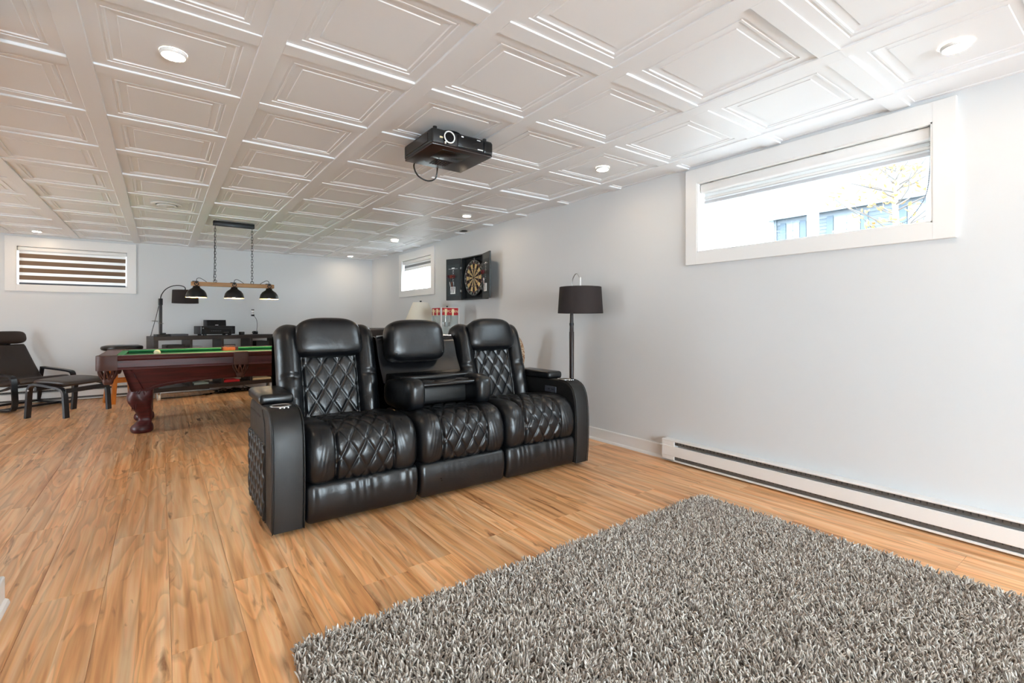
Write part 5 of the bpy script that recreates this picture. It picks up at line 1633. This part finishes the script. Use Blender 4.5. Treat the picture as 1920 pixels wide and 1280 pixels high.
def zebra(name, label, axis, c, op, zbot, ndark, dark, sheer, loc):
    """double layer striped blind inside the opening"""
    a0, a1, z0, z1 = op
    t = thing(name, label, 'blind', loc, group='window blinds', wc=True)
    def bx(b, p0, p1, d0, d1, q0, q1, r=0):
        f = b.rbox if r else b.box
        ex = (r, 2) if r else ()
        return f(c + d0, c + d1, p0, p1, q0, q1, *ex) if axis == 'X' else f(p0, p1, c + d0, c + d1, q0, q1, *ex)
    part(bx(B(), a0 + .014, a1 - .014, .004, .07, z1 - .062, z1 - .013, .01), 'cassette', MT['white_metal'], t, smooth=50)
    top = z1 - .058
    per = (top - zbot) / (ndark + .40)
    z = top
    for k in range(ndark + 1):
        l0 = z - per * .40
        part(bx(B(), a0 + .026, a1 - .026, .030, .031, l0, z), 'sheer_band', sheer, t)
        if k < ndark:
            part(bx(B(), a0 + .026, a1 - .026, .0295, .0315, l0 - per * .60, l0), 'opaque_band', dark, t)
        z -= per
    part(bx(B(), a0 + .026, a1 - .026, .022, .040, zbot - .022, zbot, .004), 'bottom_rail', MT['grey_box'] if ndark > 2 else MT['white_metal'], t, smooth=50)
    return t
zebra('striped_blind', 'brown and white striped blind closed over the far wall window', 'Y', YW, W3, W3[2] + .035, 4, MT['blind_brown'], MT['blind_sheer'], ((W3[0]+W3[1])/2, YW + .03, W3[3]))
zebra('striped_blind', 'half raised grey and white blind in the small window by the dartboard', 'X', XW, W2, 1.765, 1, mat('grey_blind', '8b8c8f', .8), MT['blind_sheer'], (XW + .03, (W2[0]+W2[1])/2, W2[3]))

# ================================================================== OUTSIDE
gr = part(B().box(XW + WT + .01, 60, -30, 45, 1.12, 1.2).box(-40, XW + WT + .01, YW + WT + .01, 45, 1.12, 1.2), 'ground_outside', mat('pale_gravel', '74746f', .9, var=.15, vscale=2))
struct(gr, 'pale ground outside the windows')
def build_house():
    X = 30.0
    t = thing('neighbour_house', 'pale house with shuttered windows seen through the wide window', 'house', (X + 4, 8, 1.2), wc=True)
    SID = mat('pale_siding', '3f474e', .8); ROOF = mat('grey_shingle', '20262c', .9); SHU = mat('blue_grey_shutter', '2c3944', .7); TRM = mat('house_trim', '474e55', .6)
    y1, y0 = 14.3, -6.0
    ze = 7.15; zb = 4.6
    part(B().box(X, X + 9, y0, y1, 1.2, ze), 'house_wall', SID, t)
    for k in range(13):
        z = zb + k * .19
        part(B().prism([(X - .03, z), (X, z), (X, z + .195), (X - .006, z + .195)], 'Y', y0, y1), 'siding_board', SID, t)
    e = .45
    A = [(X - e, y0 - e, ze), (X - e, y1 + e, ze), (X + 9 + e, y1 + e, ze), (X + 9 + e, y0 - e, ze)]
    rz = ze + 3.3
    Rg = [(X + 4.5, y1 - 5.2, rz), (X + 4.5, y0 + 5.2, rz)]
    part(B().raw(A + Rg, [(0, 5, 4, 1), (1, 4, 2), (2, 4, 5, 3), (3, 5, 0)]), 'roof', ROOF, t)
    part(B().box(X - e, X + 9 + e, y0 - e, y1 + e, ze - .06, ze - .002), 'soffit', TRM, t)
    part(B().box(X - e - .1, X - e, y0 - e, y1 + e, ze - .16, ze + .04), 'gutter', TRM, t)
    part(B().tube([(X - .08, y1 - .15, ze - .05), (X - .08, y1 - .15, 1.2)], .05, 10), 'downpipe', TRM, t)
    part(B().box(X - .05, X - .0, y0, y1, ze - .42, ze - .06), 'frieze_board', TRM, t)
    PN = mat('house_pane', '3c464f', .3)
    for yc, hw in ((13.2, .36), (10.45, .62), (7.2, .62), (4.2, .36)):
        w = part(B().box(X - .06, X - .03, yc - hw, yc + hw, 5.1, 6.78), 'window', TRM, t)
        part(B().box(X - .07, X - .059, yc - hw + .06, yc + hw - .06, 5.18, 6.70), 'pane', PN, w)
        part(B().box(X - .08, X - .069, yc - .02, yc + .02, 5.18, 6.70), 'muntin', TRM, w)
        for z in (5.6, 5.95, 6.3):
            part(B().box(X - .08, X - .069, yc - hw + .06, yc + hw - .06, z - .02, z + .02), 'muntin', TRM, w)
        for s in (-1, 1):
            part(B().box(X - .07, X - .03, yc + s * (hw + .19) - .16, yc + s * (hw + .19) + .16, 5.05, 6.82), 'shutter', SHU, t)
build_house()
def build_tree():
    t = thing('young_tree', 'slim tree with thin branches and yellow leaves outside the wide window', 'tree', (9.6, 2.62, 1.2), wc=True)
    r = random.Random(5)
    tr = B(); tw = B(); leaf = B()
    base = Vector((9.6, 2.62, 1.2))
    trunk = [base, base + Vector((.03, .02, .9)), base + Vector((0, .05, 1.7)), base + Vector((.05, 0, 2.6)), base + Vector((0, .05, 3.6))]
    tr.tube([tuple(p) for p in trunk], [.06, .05, .04, .028, .012], 8)
    part(tr, 'trunk', mat('grey_bark', '6f675f', .9), t, smooth=60)
    for k in range(60):
        z = r.uniform(1.0, 3.4); p = base + Vector((0, .04, z)); a = r.uniform(0, 2 * PI)
        L_ = r.uniform(.7, 1.5) * (1.1 - z / 6)
        pts = [p]
        for q in range(4):
            p = p + Vector((math.cos(a), math.sin(a), .55)) * L_ / 4 + Vector([r.uniform(-.06, .06) for _ in range(3)])
            pts.append(p)
        tw.tube([tuple(q) for q in pts], [.014, .011, .008, .006, .003], 4)
        for q in range(12):
            c = pts[r.randint(1, 4)] + Vector([r.uniform(-.16, .16) for _ in range(3)])
            u = Vector([r.uniform(-1, 1) for _ in range(3)]).normalized(); v = u.orthogonal().normalized(); n = u.cross(v) * .006
            s = r.uniform(.03, .055)
            P = [c - u * s, c + v * s * .6, c + u * s, c - v * s * .6]
            leaf.raw([tuple(x + n) for x in P] + [tuple(x - n) for x in P], [(0, 1, 2, 3), (7, 6, 5, 4), (0, 4, 5, 1), (1, 5, 6, 2), (2, 6, 7, 3), (3, 7, 4, 0)])
    part(tw, 'branches', mat('twig_bark', '4a423d', .9), t)['kind'] = 'stuff'
    part(leaf, 'foliage', mat('yellow_leaf', '7d5c22', .8), t)['kind'] = 'stuff'
build_tree()
